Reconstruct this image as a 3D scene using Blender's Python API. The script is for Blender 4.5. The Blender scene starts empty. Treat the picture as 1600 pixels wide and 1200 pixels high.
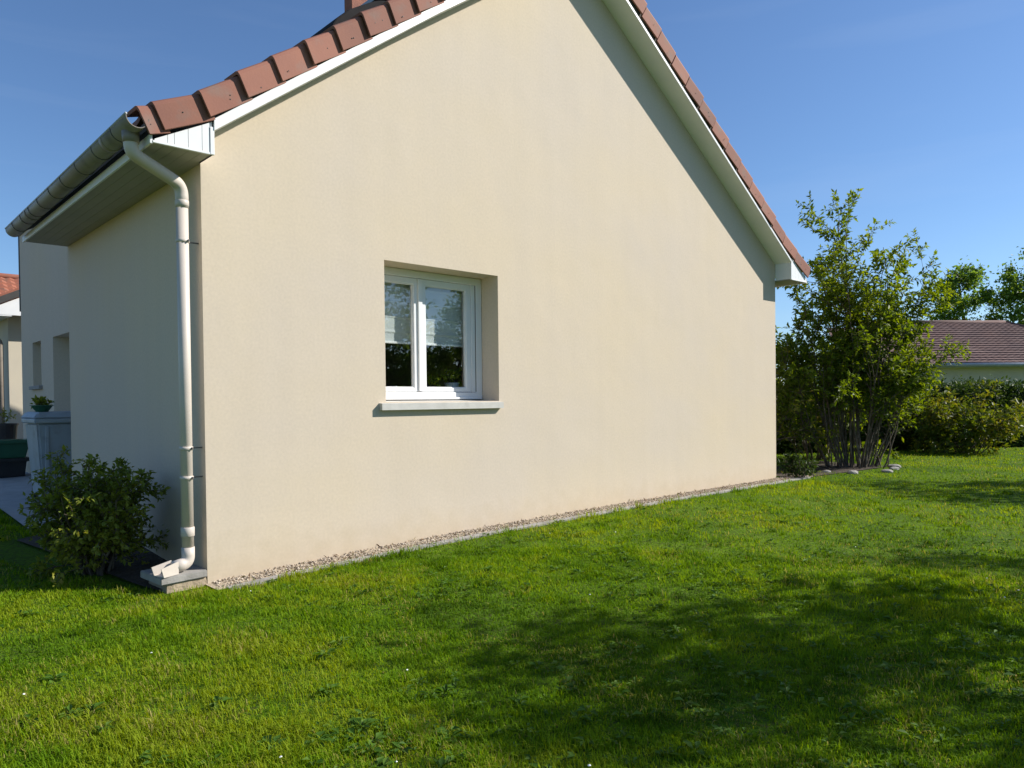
import bpy, bmesh, math, random
import numpy as np
from mathutils import Vector, Matrix

# ------------------------------------------------------------------ camera, sky, sun, exposure
scene = bpy.context.scene
COL = scene.collection
CAM = np.array([-2.1525, -5.6576, 1.35])
YAW, PIT, ROL, FOC, SH = 0.7515, -0.015, -0.0111, 1175.0, 45.2
fwd = Vector((math.sin(YAW)*math.cos(PIT), math.cos(YAW)*math.cos(PIT), math.sin(PIT)))
rgt = Vector((math.cos(YAW), -math.sin(YAW), 0))
upv = rgt.cross(fwd)
r2 = rgt*math.cos(ROL) + upv*math.sin(ROL)
u2 = upv*math.cos(ROL) - rgt*math.sin(ROL)
cd = bpy.data.cameras.new('camera'); cam = bpy.data.objects.new('camera', cd); COL.objects.link(cam)
m = Matrix((r2, u2, -fwd)).transposed().to_4x4(); m.translation = Vector(CAM)
cam.matrix_world = m
cd.sensor_fit = 'HORIZONTAL'; cd.sensor_width = 36.0; cd.lens = 36.0*FOC/1600.0
cd.shift_y = SH/1600.0
cd.clip_start = 0.05; cd.clip_end = 3000
scene.camera = cam

SUN_TO = Vector((1.4, -1.0, 1.2)).normalized()
SUN_EL = math.asin(SUN_TO.z); SUN_AZ = math.atan2(SUN_TO.x, SUN_TO.y)
w = bpy.data.worlds.new('World'); scene.world = w; w.use_nodes = True
nt = w.node_tree; bg = nt.nodes['Background']
sky = nt.nodes.new('ShaderNodeTexSky'); sky.sky_type = 'NISHITA'; sky.sun_disc = False
sky.sun_elevation = SUN_EL; sky.sun_rotation = SUN_AZ
sky.altitude = 200; sky.air_density = 1.0; sky.dust_density = 0.4; sky.ozone_density = 7.0
# faint high cirrus over the whole dome
wtc = nt.nodes.new('ShaderNodeTexCoord'); wmp = nt.nodes.new('ShaderNodeMapping'); wmp.inputs['Scale'].default_value = (1.6, 1.6, 15); wmp.inputs['Rotation'].default_value = (.05, -.03, .6)
nt.links.new(wtc.outputs['Generated'], wmp.inputs['Vector'])
wn = nt.nodes.new('ShaderNodeTexNoise'); wn.inputs['Scale'].default_value = 1.7; wn.inputs['Detail'].default_value = 7; wn.inputs['Distortion'].default_value = .4
nt.links.new(wmp.outputs[0], wn.inputs['Vector'])
wr = nt.nodes.new('ShaderNodeMapRange'); wr.inputs[1].default_value = .56; wr.inputs[2].default_value = .85; wr.inputs[3].default_value = 0; wr.inputs[4].default_value = .04
nt.links.new(wn.outputs['Fac'], wr.inputs[0])
wm = nt.nodes.new('ShaderNodeMix'); wm.data_type = 'RGBA'; wm.inputs[7].default_value = (6.0, 6.6, 7.4, 1)
nt.links.new(wr.outputs[0], wm.inputs[0]); nt.links.new(sky.outputs[0], wm.inputs[6])
nt.links.new(wm.outputs[2], bg.inputs[0]); bg.inputs[1].default_value = 0.096
sd = bpy.data.lights.new('sun', 'SUN'); sd.energy = 4.5; sd.angle = math.radians(0.53); sd.color = (1.0, 0.955, 0.88)
so = bpy.data.objects.new('sun', sd); COL.objects.link(so)
so.rotation_euler = SUN_TO.to_track_quat('Z', 'Y').to_euler()
vs = scene.view_settings
vs.view_transform = 'Standard'; vs.look = 'None'; vs.exposure = 0.6; vs.gamma = 1.0; vs.use_curve_mapping = False
scene.cycles.max_bounces = 8; scene.cycles.transparent_max_bounces = 12

# ------------------------------------------------------------------ helpers
RNG = np.random.default_rng(7)

def tag(o, label=None, cat=None, group=None, kind=None):
    if label: o['label'] = label
    if cat: o['category'] = cat
    if group: o['group'] = group
    if kind: o['kind'] = kind
    return o

def empty(name, loc=(0, 0, 0), rz=0.0):
    o = bpy.data.objects.new(name, None); COL.objects.link(o)
    o.location = loc; o.rotation_euler = (0, 0, rz); o.empty_display_size = 0.1
    return o

def link(name, me, mat, parent=None):
    o = bpy.data.objects.new(name, me); COL.objects.link(o)
    if mat is not None and not me.materials: me.materials.append(mat)
    if parent is not None: o.parent = parent
    return o

def mesh(name, verts, faces, mat, parent=None, smooth=False):
    me = bpy.data.meshes.new(name); me.from_pydata([tuple(map(float, v)) for v in verts], [], faces)
    me.update()
    if smooth: me.polygons.foreach_set('use_smooth', [True]*len(me.polygons))
    return link(name, me, mat, parent)

def npmesh(name, V, loops, sizes, mat, parent=None, attrs=None, smooth=False):
    """V (n,3); loops flat int array; sizes per polygon"""
    me = bpy.data.meshes.new(name)
    me.vertices.add(len(V)); me.vertices.foreach_set('co', np.ascontiguousarray(V, dtype=np.float32).ravel())
    me.loops.add(len(loops)); me.loops.foreach_set('vertex_index', np.ascontiguousarray(loops, dtype=np.int32))
    sizes = np.asarray(sizes, dtype=np.int32)
    starts = np.concatenate(([0], np.cumsum(sizes)[:-1])).astype(np.int32)
    me.polygons.add(len(sizes)); me.polygons.foreach_set('loop_start', starts)
    try: me.polygons.foreach_set('loop_total', sizes)
    except Exception: pass
    for k, a in (attrs or {}).items():
        at = me.attributes.new(k, 'FLOAT', 'POINT'); at.data.foreach_set('value', np.ascontiguousarray(a, dtype=np.float32))
    if smooth: me.polygons.foreach_set('use_smooth', np.ones(len(sizes), dtype=bool))
    me.update(calc_edges=True); me.validate()
    return link(name, me, mat, parent)

def box(name, lo, hi, mat, parent=None, bevel=0.0, seg=2):
    bm = bmesh.new(); bmesh.ops.create_cube(bm, size=1)
    lo, hi = Vector(lo), Vector(hi)
    for v in bm.verts: v.co = Vector([lo[i] + (v.co[i]+.5)*(hi[i]-lo[i]) for i in range(3)])
    if bevel: bmesh.ops.bevel(bm, geom=bm.edges[:], offset=bevel, segments=seg, affect='EDGES', profile=.5)
    return bmo(name, bm, mat, parent)

def bmo(name, bm, mat, parent=None, smooth=False):
    bmesh.ops.recalc_face_normals(bm, faces=bm.faces[:])
    me = bpy.data.meshes.new(name); bm.to_mesh(me); bm.free()
    if smooth: me.polygons.foreach_set('use_smooth', [True]*len(me.polygons))
    return link(name, me, mat, parent)

def bm_box(bm, lo, hi):
    r = bmesh.ops.create_cube(bm, size=1)
    for v in r['verts']: v.co = Vector([lo[i] + (v.co[i]+.5)*(hi[i]-lo[i]) for i in range(3)])
    return r['verts']

def prism(name, poly, axis, a, b, mat, parent=None, bevel=0.0):
    """poly: 2D points in the plane without axis; extruded from a to b along axis"""
    bm = bmesh.new()
    def mk(p, t):
        c = list(p); c.insert(axis, t); return bm.verts.new(c)
    A = [mk(p, a) for p in poly]; B = [mk(p, b) for p in poly]
    n = len(poly)
    bm.faces.new(A); bm.faces.new(B[::-1])
    for i in range(n): bm.faces.new((A[i], B[i], B[(i+1) % n], A[(i+1) % n]))
    if bevel:
        bmesh.ops.recalc_face_normals(bm, faces=bm.faces[:])
        bmesh.ops.bevel(bm, geom=bm.edges[:], offset=bevel, segments=2, affect='EDGES', profile=.5)
    return bmo(name, bm, mat, parent)

def sweep_arrays(pts, radii, sides=8, caps=True):
    pts = np.asarray(pts, float); n = len(pts)
    radii = np.broadcast_to(np.asarray(radii, float), (n,))
    tan = np.gradient(pts, axis=0); tan /= np.linalg.norm(tan, axis=1)[:, None]+1e-12
    ref = np.array([0., 0., 1.]) if abs(tan[0][2]) < .9 else np.array([1., 0., 0.])
    nrm = np.cross(tan[0], ref); nrm /= np.linalg.norm(nrm)
    V = []
    ang = np.arange(sides)/sides*2*math.pi
    for i in range(n):
        nrm = nrm - tan[i]*(nrm@tan[i]); nrm /= np.linalg.norm(nrm)+1e-12
        bn = np.cross(tan[i], nrm)
        V.append(pts[i] + radii[i]*(np.cos(ang)[:, None]*nrm + np.sin(ang)[:, None]*bn))
    V = np.concatenate(V)
    F = []
    for i in range(n-1):
        for k in range(sides):
            a = i*sides+k; b = i*sides+(k+1) % sides
            F.append((a, b, b+sides, a+sides))
    if caps:
        F.append(tuple(range(sides))[::-1]); F.append(tuple(range((n-1)*sides, n*sides)))
    return V, F

def sweep(name, pts, radii, mat, parent=None, sides=16, smooth=True):
    V, F = sweep_arrays(pts, radii, sides)
    return mesh(name, V, F, mat, parent, smooth)

def joined_tubes(name, tubes, mat, parent=None, sides=6):
    VV, FF, off = [], [], 0
    for p, r in tubes:
        V, F = sweep_arrays(p, r, sides, caps=False); VV.append(V); FF += [tuple(i+off for i in f) for f in F]; off += len(V)
    return mesh(name, np.concatenate(VV), FF, mat, parent, True)

def round_path(pts, rad, n=6):
    """polyline with rounded corners"""
    P = [Vector(p) for p in pts]; out = [P[0]]
    for i in range(1, len(P)-1):
        a, b, c = P[i-1], P[i], P[i+1]
        d1 = (a-b).normalized(); d2 = (c-b).normalized()
        rr = min(rad, (a-b).length*.48, (c-b).length*.48)
        s, e = b+d1*rr, b+d2*rr
        for k in range(n+1):
            t = k/n; out.append(s*(1-t)**2 + b*2*t*(1-t) + e*t*t)
    out.append(P[-1])
    return [tuple(v) for v in out]

# value noise
_perm = np.random.default_rng(3).random((256, 256))
def vnoise(x, y, s=1.0, seed=0):
    x = np.asarray(x, float)*s + 37.3*seed + 1000; y = np.asarray(y, float)*s + 91.7*seed + 1000
    xi = np.floor(x).astype(int); yi = np.floor(y).astype(int); fx = x-xi; fy = y-yi
    fx = fx*fx*(3-2*fx); fy = fy*fy*(3-2*fy)
    g = lambda a, b: _perm[a % 256, b % 256]
    return (g(xi, yi)*(1-fx)+g(xi+1, yi)*fx)*(1-fy) + (g(xi, yi+1)*(1-fx)+g(xi+1, yi+1)*fx)*fy
def fbm(x, y, s=1.0, seed=0, o=3):
    t = 0; a = .5; tot = 0
    for k in range(o): t = t + a*vnoise(x, y, s*2**k, seed+k); tot += a; a *= .5
    return t/tot

# ------------------------------------------------------------------ materials
def newmat(name):
    mt = bpy.data.materials.new(name); mt.use_nodes = True
    return mt, mt.node_tree, mt.node_tree.nodes['Principled BSDF']

def mat_var(name, c1, c2, scale=3.0, rough=.6, bump=0.0, bscale=80.0, spec=.4, detail=4.0, objvar=0.0, dist=.01, c3=None, s3=1.0):
    """two-colour noise variation, optional bump and per-object variation"""
    mt, t, p = newmat(name); N = t.nodes; L = t.links
    tc = N.new('ShaderNodeTexCoord')
    no = N.new('ShaderNodeTexNoise'); no.inputs['Scale'].default_value = scale; no.inputs['Detail'].default_value = detail
    L.new(tc.outputs['Object'], no.inputs['Vector'])
    mr = N.new('ShaderNodeMapRange'); mr.inputs[1].default_value = .3; mr.inputs[2].default_value = .7
    L.new(no.outputs['Fac'], mr.inputs[0])
    mx = N.new('ShaderNodeMix'); mx.data_type = 'RGBA'
    mx.inputs[6].default_value = (*c1, 1); mx.inputs[7].default_value = (*c2, 1)
    L.new(mr.outputs[0], mx.inputs[0]); col = mx.outputs[2]
    if c3 is not None:
        n3 = N.new('ShaderNodeTexNoise'); n3.inputs['Scale'].default_value = s3; n3.inputs['Detail'].default_value = 5
        L.new(tc.outputs['Object'], n3.inputs['Vector'])
        m3 = N.new('ShaderNodeMapRange'); m3.inputs[1].default_value = .52; m3.inputs[2].default_value = .72
        L.new(n3.outputs['Fac'], m3.inputs[0])
        x3 = N.new('ShaderNodeMix'); x3.data_type = 'RGBA'; x3.inputs[7].default_value = (*c3, 1)
        L.new(m3.outputs[0], x3.inputs[0]); L.new(col, x3.inputs[6]); col = x3.outputs[2]
    if objvar:
        oi = N.new('ShaderNodeObjectInfo'); hs = N.new('ShaderNodeHueSaturation')
        mv = N.new('ShaderNodeMapRange'); mv.inputs[3].default_value = 1-objvar; mv.inputs[4].default_value = 1+objvar
        L.new(oi.outputs['Random'], mv.inputs[0]); L.new(mv.outputs[0], hs.inputs['Value']); L.new(col, hs.inputs['Color']); col = hs.outputs[0]
    L.new(col, p.inputs['Base Color'])
    p.inputs['Roughness'].default_value = rough; p.inputs['Specular IOR Level'].default_value = spec
    if bump:
        nb = N.new('ShaderNodeTexNoise'); nb.inputs['Scale'].default_value = bscale; nb.inputs['Detail'].default_value = 3
        L.new(tc.outputs['Object'], nb.inputs['Vector'])
        bp = N.new('ShaderNodeBump'); bp.inputs['Strength'].default_value = bump; bp.inputs['Distance'].default_value = dist
        L.new(nb.outputs['Fac'], bp.inputs['Height']); L.new(bp.outputs[0], p.inputs['Normal'])
    return mt

def mat_leaf(name, ramp, trans=.35, rough=.45, spec=.4, tcol=None):
    """ramp: list of (pos, colour) over the per-leaf tint attribute"""
    mt, t, p = newmat(name); N = t.nodes; L = t.links
    at = N.new('ShaderNodeAttribute'); at.attribute_name = 'tint'
    cr = N.new('ShaderNodeValToRGB'); el = cr.color_ramp.elements
    while len(el) < len(ramp): el.new(.5)
    for e, (q, c) in zip(el, ramp): e.position = q; e.color = (*c, 1)
    L.new(at.outputs['Fac'], cr.inputs[0]); L.new(cr.outputs[0], p.inputs['Base Color'])
    p.inputs['Roughness'].default_value = rough; p.inputs['Specular IOR Level'].default_value = spec
    tr = N.new('ShaderNodeBsdfTranslucent')
    hs = N.new('ShaderNodeHueSaturation'); hs.inputs['Hue'].default_value = .485; hs.inputs['Saturation'].default_value = 1.1; hs.inputs['Value'].default_value = 1.5
    L.new(cr.outputs[0], hs.inputs['Color']); L.new(hs.outputs[0], tr.inputs['Color'])
    mx = N.new('ShaderNodeMixShader'); mx.inputs[0].default_value = trans
    L.new(p.outputs[0], mx.inputs[1]); L.new(tr.outputs[0], mx.inputs[2])
    L.new(mx.outputs[0], N['Material Output'].inputs['Surface'])
    return mt

def mat_render():
    """cream through-coloured wall render: faint cloudy tone, splash stain at the foot, fine grain"""
    mt, t, p = newmat('cream_render'); N = t.nodes; L = t.links
    tc = N.new('ShaderNodeTexCoord')
    n1 = N.new('ShaderNodeTexNoise'); n1.inputs['Scale'].default_value = .55; n1.inputs['Detail'].default_value = 5; n1.inputs['Roughness'].default_value = .55
    L.new(tc.outputs['Object'], n1.inputs['Vector'])
    r1 = N.new('ShaderNodeMapRange'); r1.inputs[1].default_value = .35; r1.inputs[2].default_value = .65
    L.new(n1.outputs['Fac'], r1.inputs[0])
    mx = N.new('ShaderNodeMix'); mx.data_type = 'RGBA'
    mx.inputs[6].default_value = (.620, .520, .390, 1); mx.inputs[7].default_value = (.592, .507, .412, 1)
    L.new(r1.outputs[0], mx.inputs[0])
    # fine speckle
    n2 = N.new('ShaderNodeTexNoise'); n2.inputs['Scale'].default_value = 45; n2.inputs['Detail'].default_value = 6
    L.new(tc.outputs['Object'], n2.inputs['Vector'])
    r2_ = N.new('ShaderNodeMapRange'); r2_.inputs[1].default_value = .3; r2_.inputs[2].default_value = .7; r2_.inputs[3].default_value = .95; r2_.inputs[4].default_value = 1.04
    L.new(n2.outputs['Fac'], r2_.inputs[0])
    # vertical weather streaks
    mp = N.new('ShaderNodeMapping'); mp.inputs['Scale'].default_value = (5, 5, .35)
    L.new(tc.outputs['Object'], mp.inputs['Vector'])
    n3 = N.new('ShaderNodeTexNoise'); n3.inputs['Scale'].default_value = 1.0; n3.inputs['Detail'].default_value = 4
    L.new(mp.outputs[0], n3.inputs['Vector'])
    r3 = N.new('ShaderNodeMapRange'); r3.inputs[1].default_value = .35; r3.inputs[2].default_value = .7; r3.inputs[3].default_value = 1.008; r3.inputs[4].default_value = .985
    L.new(n3.outputs['Fac'], r3.inputs[0])
    mu = N.new('ShaderNodeMath'); mu.operation = 'MULTIPLY'; L.new(r2_.outputs[0], mu.inputs[0]); L.new(r3.outputs[0], mu.inputs[1])
    hs = N.new('ShaderNodeHueSaturation'); L.new(mx.outputs[2], hs.inputs['Color']); L.new(mu.outputs[0], hs.inputs['Value'])
    # rain-splash soil staining at the foot of the wall
    sx = N.new('ShaderNodeSeparateXYZ'); L.new(tc.outputs['Object'], sx.inputs[0])
    n4 = N.new('ShaderNodeTexNoise'); n4.inputs['Scale'].default_value = 7; n4.inputs['Detail'].default_value = 5
    L.new(tc.outputs['Object'], n4.inputs['Vector'])
    ad = N.new('ShaderNodeMath'); ad.operation = 'MULTIPLY_ADD'; ad.inputs[1].default_value = .5; L.new(n4.outputs['Fac'], ad.inputs[0])
    inv = N.new('ShaderNodeMath'); inv.operation = 'MULTIPLY'; inv.inputs[1].default_value = -1; L.new(sx.outputs['Z'], inv.inputs[0])
    L.new(inv.outputs[0], ad.inputs[2])
    r4 = N.new('ShaderNodeMapRange'); r4.inputs[1].default_value = -.12; r4.inputs[2].default_value = .22; r4.inputs[3].default_value = 0; r4.inputs[4].default_value = .45
    L.new(ad.outputs[0], r4.inputs[0])
    ms = N.new('ShaderNodeMix'); ms.data_type = 'RGBA'; ms.inputs[7].default_value = (.46, .37, .24, 1)
    L.new(r4.outputs[0], ms.inputs[0]); L.new(hs.outputs[0], ms.inputs[6])
    L.new(ms.outputs[2], p.inputs['Base Color'])
    p.inputs['Roughness'].default_value = .9; p.inputs['Specular IOR Level'].default_value = .15
    nb = N.new('ShaderNodeTexNoise'); nb.inputs['Scale'].default_value = 160; nb.inputs['Detail'].default_value = 4
    L.new(tc.outputs['Object'], nb.inputs['Vector'])
    bp = N.new('ShaderNodeBump'); bp.inputs['Strength'].default_value = .25; bp.inputs['Distance'].default_value = .004
    L.new(nb.outputs['Fac'], bp.inputs['Height'])
    nl = N.new('ShaderNodeTexNoise'); nl.inputs['Scale'].default_value = 1.6; nl.inputs['Detail'].default_value = 3
    L.new(tc.outputs['Object'], nl.inputs['Vector'])
    b2 = N.new('ShaderNodeBump'); b2.inputs['Strength'].default_value = .25; b2.inputs['Distance'].default_value = .03
    L.new(nl.outputs['Fac'], b2.inputs['Height']); L.new(bp.outputs[0], b2.inputs['Normal'])
    L.new(b2.outputs[0], p.inputs['Normal'])
    return mt

M = {}
M['render'] = mat_render()
M['white'] = mat_var('white_pvc', (.80, .80, .79), (.74, .745, .75), 4, .42, spec=.4)
M['sand'] = mat_var('sand_pvc', (.60, .53, .46), (.55, .485, .42), 5, .48, spec=.35)
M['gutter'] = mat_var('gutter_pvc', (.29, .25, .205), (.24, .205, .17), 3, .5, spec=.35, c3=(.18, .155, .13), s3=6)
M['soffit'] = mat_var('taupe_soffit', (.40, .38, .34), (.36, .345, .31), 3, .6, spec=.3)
M['tile'] = mat_var('terracotta', (.285, .122, .082), (.245, .106, .075), 3.5, .75, bump=.3, bscale=60, spec=.25, objvar=.17, dist=.003, c3=(.23, .135, .105), s3=6)
M['tile_old'] = mat_var('terracotta_orange', (.36, .13, .075), (.27, .095, .06), 2.0, .8, bump=.4, bscale=30, c3=(.2, .1, .07), s3=3)
M['tile_brown'] = mat_var('tile_brown', (.145, .075, .062), (.11, .06, .055), 1.2, .8, c3=(.17, .10, .085), s3=2.0)
M['concrete'] = mat_var('concrete', (.36, .34, .31), (.27, .255, .235), 9, .85, bump=.5, bscale=70, dist=.006, c3=(.20, .19, .17), s3=5)
M['mortar'] = mat_var('rough_concrete', (.40, .32, .22), (.28, .22, .15), 14, .9, bump=.8, bscale=50, dist=.012)
M['metal_dark'] = mat_var('dark_gap', (.05, .048, .045), (.07, .065, .06), 10, .5)
M['bracket'] = mat_var('bracket_metal', (.10, .095, .09), (.14, .13, .12), 10, .5)
M['zinc'] = mat_var('zinc', (.42, .43, .45), (.33, .34, .36), 8, .4)
M['lead'] = mat_var('lead', (.016, .015, .016), (.024, .022, .022), 8, .85, spec=.15)
M['brick'] = mat_var('chimney_brick', (.30, .115, .07), (.22, .085, .055), 9, .8, bump=.4, bscale=40)
M['interior'] = mat_var('interior_paint', (.42, .38, .34), (.38, .345, .31), 1, .9)
M['soil'] = mat_var('soil', (.045, .034, .024), (.075, .056, .038), 12, .95, bump=.9, bscale=30, dist=.03)
M['paving'] = mat_var('paving', (.42, .41, .40), (.33, .32, .31), 5, .85, bump=.6, bscale=25, dist=.01)
M['bark'] = mat_var('bark', (.13, .10, .075), (.075, .058, .042), 22, .85, bump=.6, bscale=60, c3=(.22, .19, .15), s3=9)
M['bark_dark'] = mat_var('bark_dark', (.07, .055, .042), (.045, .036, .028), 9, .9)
M['bin'] = mat_var('bin_plastic', (.34, .38, .41), (.29, .33, .36), 4, .5, c3=(.24, .26, .27), s3=7)
M['black'] = mat_var('black_plastic', (.018, .018, .02), (.028, .028, .03), 6, .45)
M['green'] = mat_var('green_plastic', (.025, .12, .065), (.02, .095, .055), 5, .45)
M['pot_terra'] = mat_var('pot_pink', (.50, .32, .25), (.42, .27, .21), 9, .8)
M['pot_white'] = mat_var('pot_white', (.60, .62, .62), (.52, .54, .55), 9, .4)
M['neighbour_wall'] = mat_var('neighbour_render', (.55, .49, .38), (.50, .45, .36), 2, .9)  # one cream render for the annexe and neighbouring walls
M['petal'] = mat_var('petal', (.8, .8, .76), (.75, .75, .7), 20, .6)

def mat_glass():
    mt = bpy.data.materials.new('window_glass'); mt.use_nodes = True; t = mt.node_tree; t.nodes.clear(); N = t.nodes; L = t.links
    out = N.new('ShaderNodeOutputMaterial'); ge = N.new('ShaderNodeNewGeometry'); dt = N.new('ShaderNodeVectorMath'); dt.operation = 'DOT_PRODUCT'
    L.new(ge.outputs['Incoming'], dt.inputs[0]); L.new(ge.outputs['Normal'], dt.inputs[1])
    ab = N.new('ShaderNodeMath'); ab.operation = 'ABSOLUTE'; L.new(dt.outputs['Value'], ab.inputs[0])
    om = N.new('ShaderNodeMath'); om.operation = 'SUBTRACT'; om.inputs[0].default_value = 1; L.new(ab.outputs[0], om.inputs[1])
    pw = N.new('ShaderNodeMath'); pw.operation = 'POWER'; pw.inputs[1].default_value = 5; L.new(om.outputs[0], pw.inputs[0])
    fr = N.new('ShaderNodeMath'); fr.operation = 'MULTIPLY_ADD'; fr.inputs[1].default_value = .88; fr.inputs[2].default_value = .12; L.new(pw.outputs[0], fr.inputs[0])  # Fresnel reflectance of double glazing, same from both sides
    gl = N.new('ShaderNodeBsdfGlossy'); gl.inputs['Roughness'].default_value = .0; gl.inputs['Color'].default_value = (.95, .97, 1, 1)
    tr = N.new('ShaderNodeBsdfTransparent'); tr.inputs[0].default_value = (.88, .91, .90, 1)
    mx = N.new('ShaderNodeMixShader'); L.new(fr.outputs[0], mx.inputs[0]); L.new(tr.outputs[0], mx.inputs[1]); L.new(gl.outputs[0], mx.inputs[2])
    L.new(mx.outputs[0], out.inputs[0]); return mt
M['glass'] = mat_glass()

def mat_fabric():
    mt, t, p = newmat('blind_fabric'); N = t.nodes; L = t.links
    p.inputs['Base Color'].default_value = (.66, .70, .70, 1); p.inputs['Roughness'].default_value = .9
    tc = N.new('ShaderNodeTexCoord'); no = N.new('ShaderNodeTexNoise'); no.inputs['Scale'].default_value = 300
    L.new(tc.outputs['Object'], no.inputs['Vector']); bp = N.new('ShaderNodeBump'); bp.inputs['Strength'].default_value = .2; bp.inputs['Distance'].default_value = .002
    L.new(no.outputs['Fac'], bp.inputs['Height']); L.new(bp.outputs[0], p.inputs['Normal'])
    tr = N.new('ShaderNodeBsdfTranslucent'); tr.inputs[0].default_value = (.6, .64, .64, 1)
    mx = N.new('ShaderNodeMixShader'); mx.inputs[0].default_value = .2
    L.new(p.outputs[0], mx.inputs[1]); L.new(tr.outputs[0], mx.inputs[2]); L.new(mx.outputs[0], N['Material Output'].inputs['Surface'])
    return mt
M['fabric'] = mat_fabric()

M['grass'] = mat_leaf('grass_blade', [(0, (.044, .100, .004)), (.35, (.115, .225, .006)), (.6, (.178, .288, .008)), (.8, (.245, .310, .016)), (.92, (.32, .295, .06)), (1, (.40, .34, .12))], trans=.42, rough=.75, spec=.12)
M['weed'] = mat_leaf('weed_leaf', [(0, (.045, .11, .012)), (.6, (.09, .18, .02)), (1, (.14, .22, .04))], trans=.35, rough=.6, spec=.2)
M['shrub_leaf'] = mat_leaf('shrub_leaf', [(0, (.045, .085, .010)), (.45, (.125, .185, .018)), (.8, (.21, .26, .026)), (1, (.30, .30, .04))], trans=.5, rough=.5, spec=.3)
M['bush_leaf'] = mat_leaf('bush_leaf', [(0, (.07, .105, .014)), (.5, (.165, .205, .026)), (.85, (.29, .28, .04)), (1, (.38, .25, .05))], trans=.40, rough=.5, spec=.3)
M['hedge_leaf'] = mat_leaf('hedge_leaf', [(0, (.022, .044, .010)), (.6, (.045, .080, .014)), (1, (.10, .14, .025))], trans=.3, rough=.55, spec=.25)
M['yellow_leaf'] = mat_leaf('yellowing_leaf', [(0, (.055, .092, .012)), (.5, (.125, .165, .018)), (.85, (.25, .22, .03)), (1, (.30, .15, .03))], trans=.42, rough=.5, spec=.3)
M['tree_leaf'] = mat_leaf('tree_leaf', [(0, (.065, .12, .02)), (.55, (.13, .22, .032)), (1, (.22, .30, .055))], trans=.5, rough=.5, spec=.3)

def mat_ground():
    mt, t, p = newmat('lawn_soil'); N = t.nodes; L = t.links
    tc = N.new('ShaderNodeTexCoord')
    a = N.new('ShaderNodeTexNoise'); a.inputs['Scale'].default_value = .8; a.inputs['Detail'].default_value = 8; L.new(tc.outputs['Object'], a.inputs['Vector'])
    b = N.new('ShaderNodeTexNoise'); b.inputs['Scale'].default_value = 38; b.inputs['Detail'].default_value = 6; L.new(tc.outputs['Object'], b.inputs['Vector'])
    mx = N.new('ShaderNodeMix'); mx.data_type = 'RGBA'; mx.inputs[6].default_value = (.060, .130, .004, 1); mx.inputs[7].default_value = (.115, .200, .006, 1)
    r = N.new('ShaderNodeMapRange'); r.inputs[1].default_value = .35; r.inputs[2].default_value = .65; L.new(a.outputs['Fac'], r.inputs[0]); L.new(r.outputs[0], mx.inputs[0])
    m2 = N.new('ShaderNodeMix'); m2.data_type = 'RGBA'; m2.inputs[7].default_value = (.050, .060, .014, 1)
    rb = N.new('ShaderNodeMapRange'); rb.inputs[1].default_value = .42; rb.inputs[2].default_value = .7; L.new(b.outputs['Fac'], rb.inputs[0]); L.new(rb.outputs[0], m2.inputs[0]); L.new(mx.outputs[2], m2.inputs[6])
    L.new(m2.outputs[2], p.inputs['Base Color']); p.inputs['Roughness'].default_value = .95; p.inputs['Specular IOR Level'].default_value = .1
    bp = N.new('ShaderNodeBump'); bp.inputs['Strength'].default_value = .8; bp.inputs['Distance'].default_value = .03
    L.new(b.outputs['Fac'], bp.inputs['Height']); L.new(bp.outputs[0], p.inputs['Normal'])
    return mt
M['ground'] = mat_ground()

# ------------------------------------------------------------------ the ground
def gz(x, y):
    x = np.asarray(x, float); y = np.asarray(y, float)
    zx = .115*(1-np.exp(-np.maximum(x, 0)/2.1))
    zy = .42*(1-np.exp(-np.maximum(y-.3, 0)/6.0))*np.exp(-np.maximum(x-.4, 0)*.45)
    zf = -.018*np.minimum(np.maximum(-y, 0), 12)
    bump = (fbm(x, y, .45, 5, 2)-.5)*.07*np.clip((np.hypot(np.maximum(0, -x)*(y < 0), np.maximum(-y, 0)))/1.5, 0, 1)
    return zx + zy + zf + bump

def axis_coords(lo, hi, fine_lo, fine_hi, step):
    a = list(np.arange(fine_lo, fine_hi+1e-6, step))
    v, s = fine_hi, step
    while v < hi: s *= 1.35; v += s; a.append(min(v, hi))
    v, s = fine_lo, step
    while v > lo: s *= 1.35; v -= s; a.insert(0, max(v, lo))
    return np.array(a)
gx = axis_coords(-400, 600, -4, 13, .2); gy = axis_coords(-400, 600, -7, 6, .2)
GX, GY = np.meshgrid(gx, gy, indexing='ij')
V = np.stack([GX.ravel(), GY.ravel(), gz(GX.ravel(), GY.ravel())], 1)
ni, nj = len(gx), len(gy)
idx = np.arange(ni*nj).reshape(ni, nj)
Fq = np.stack([idx[:-1, :-1], idx[1:, :-1], idx[1:, 1:], idx[:-1, 1:]], -1).reshape(-1, 4)
g = npmesh('ground', V, Fq.ravel(), np.full(len(Fq), 4), M['ground'], smooth=True); tag(g, kind='structure')

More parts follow.
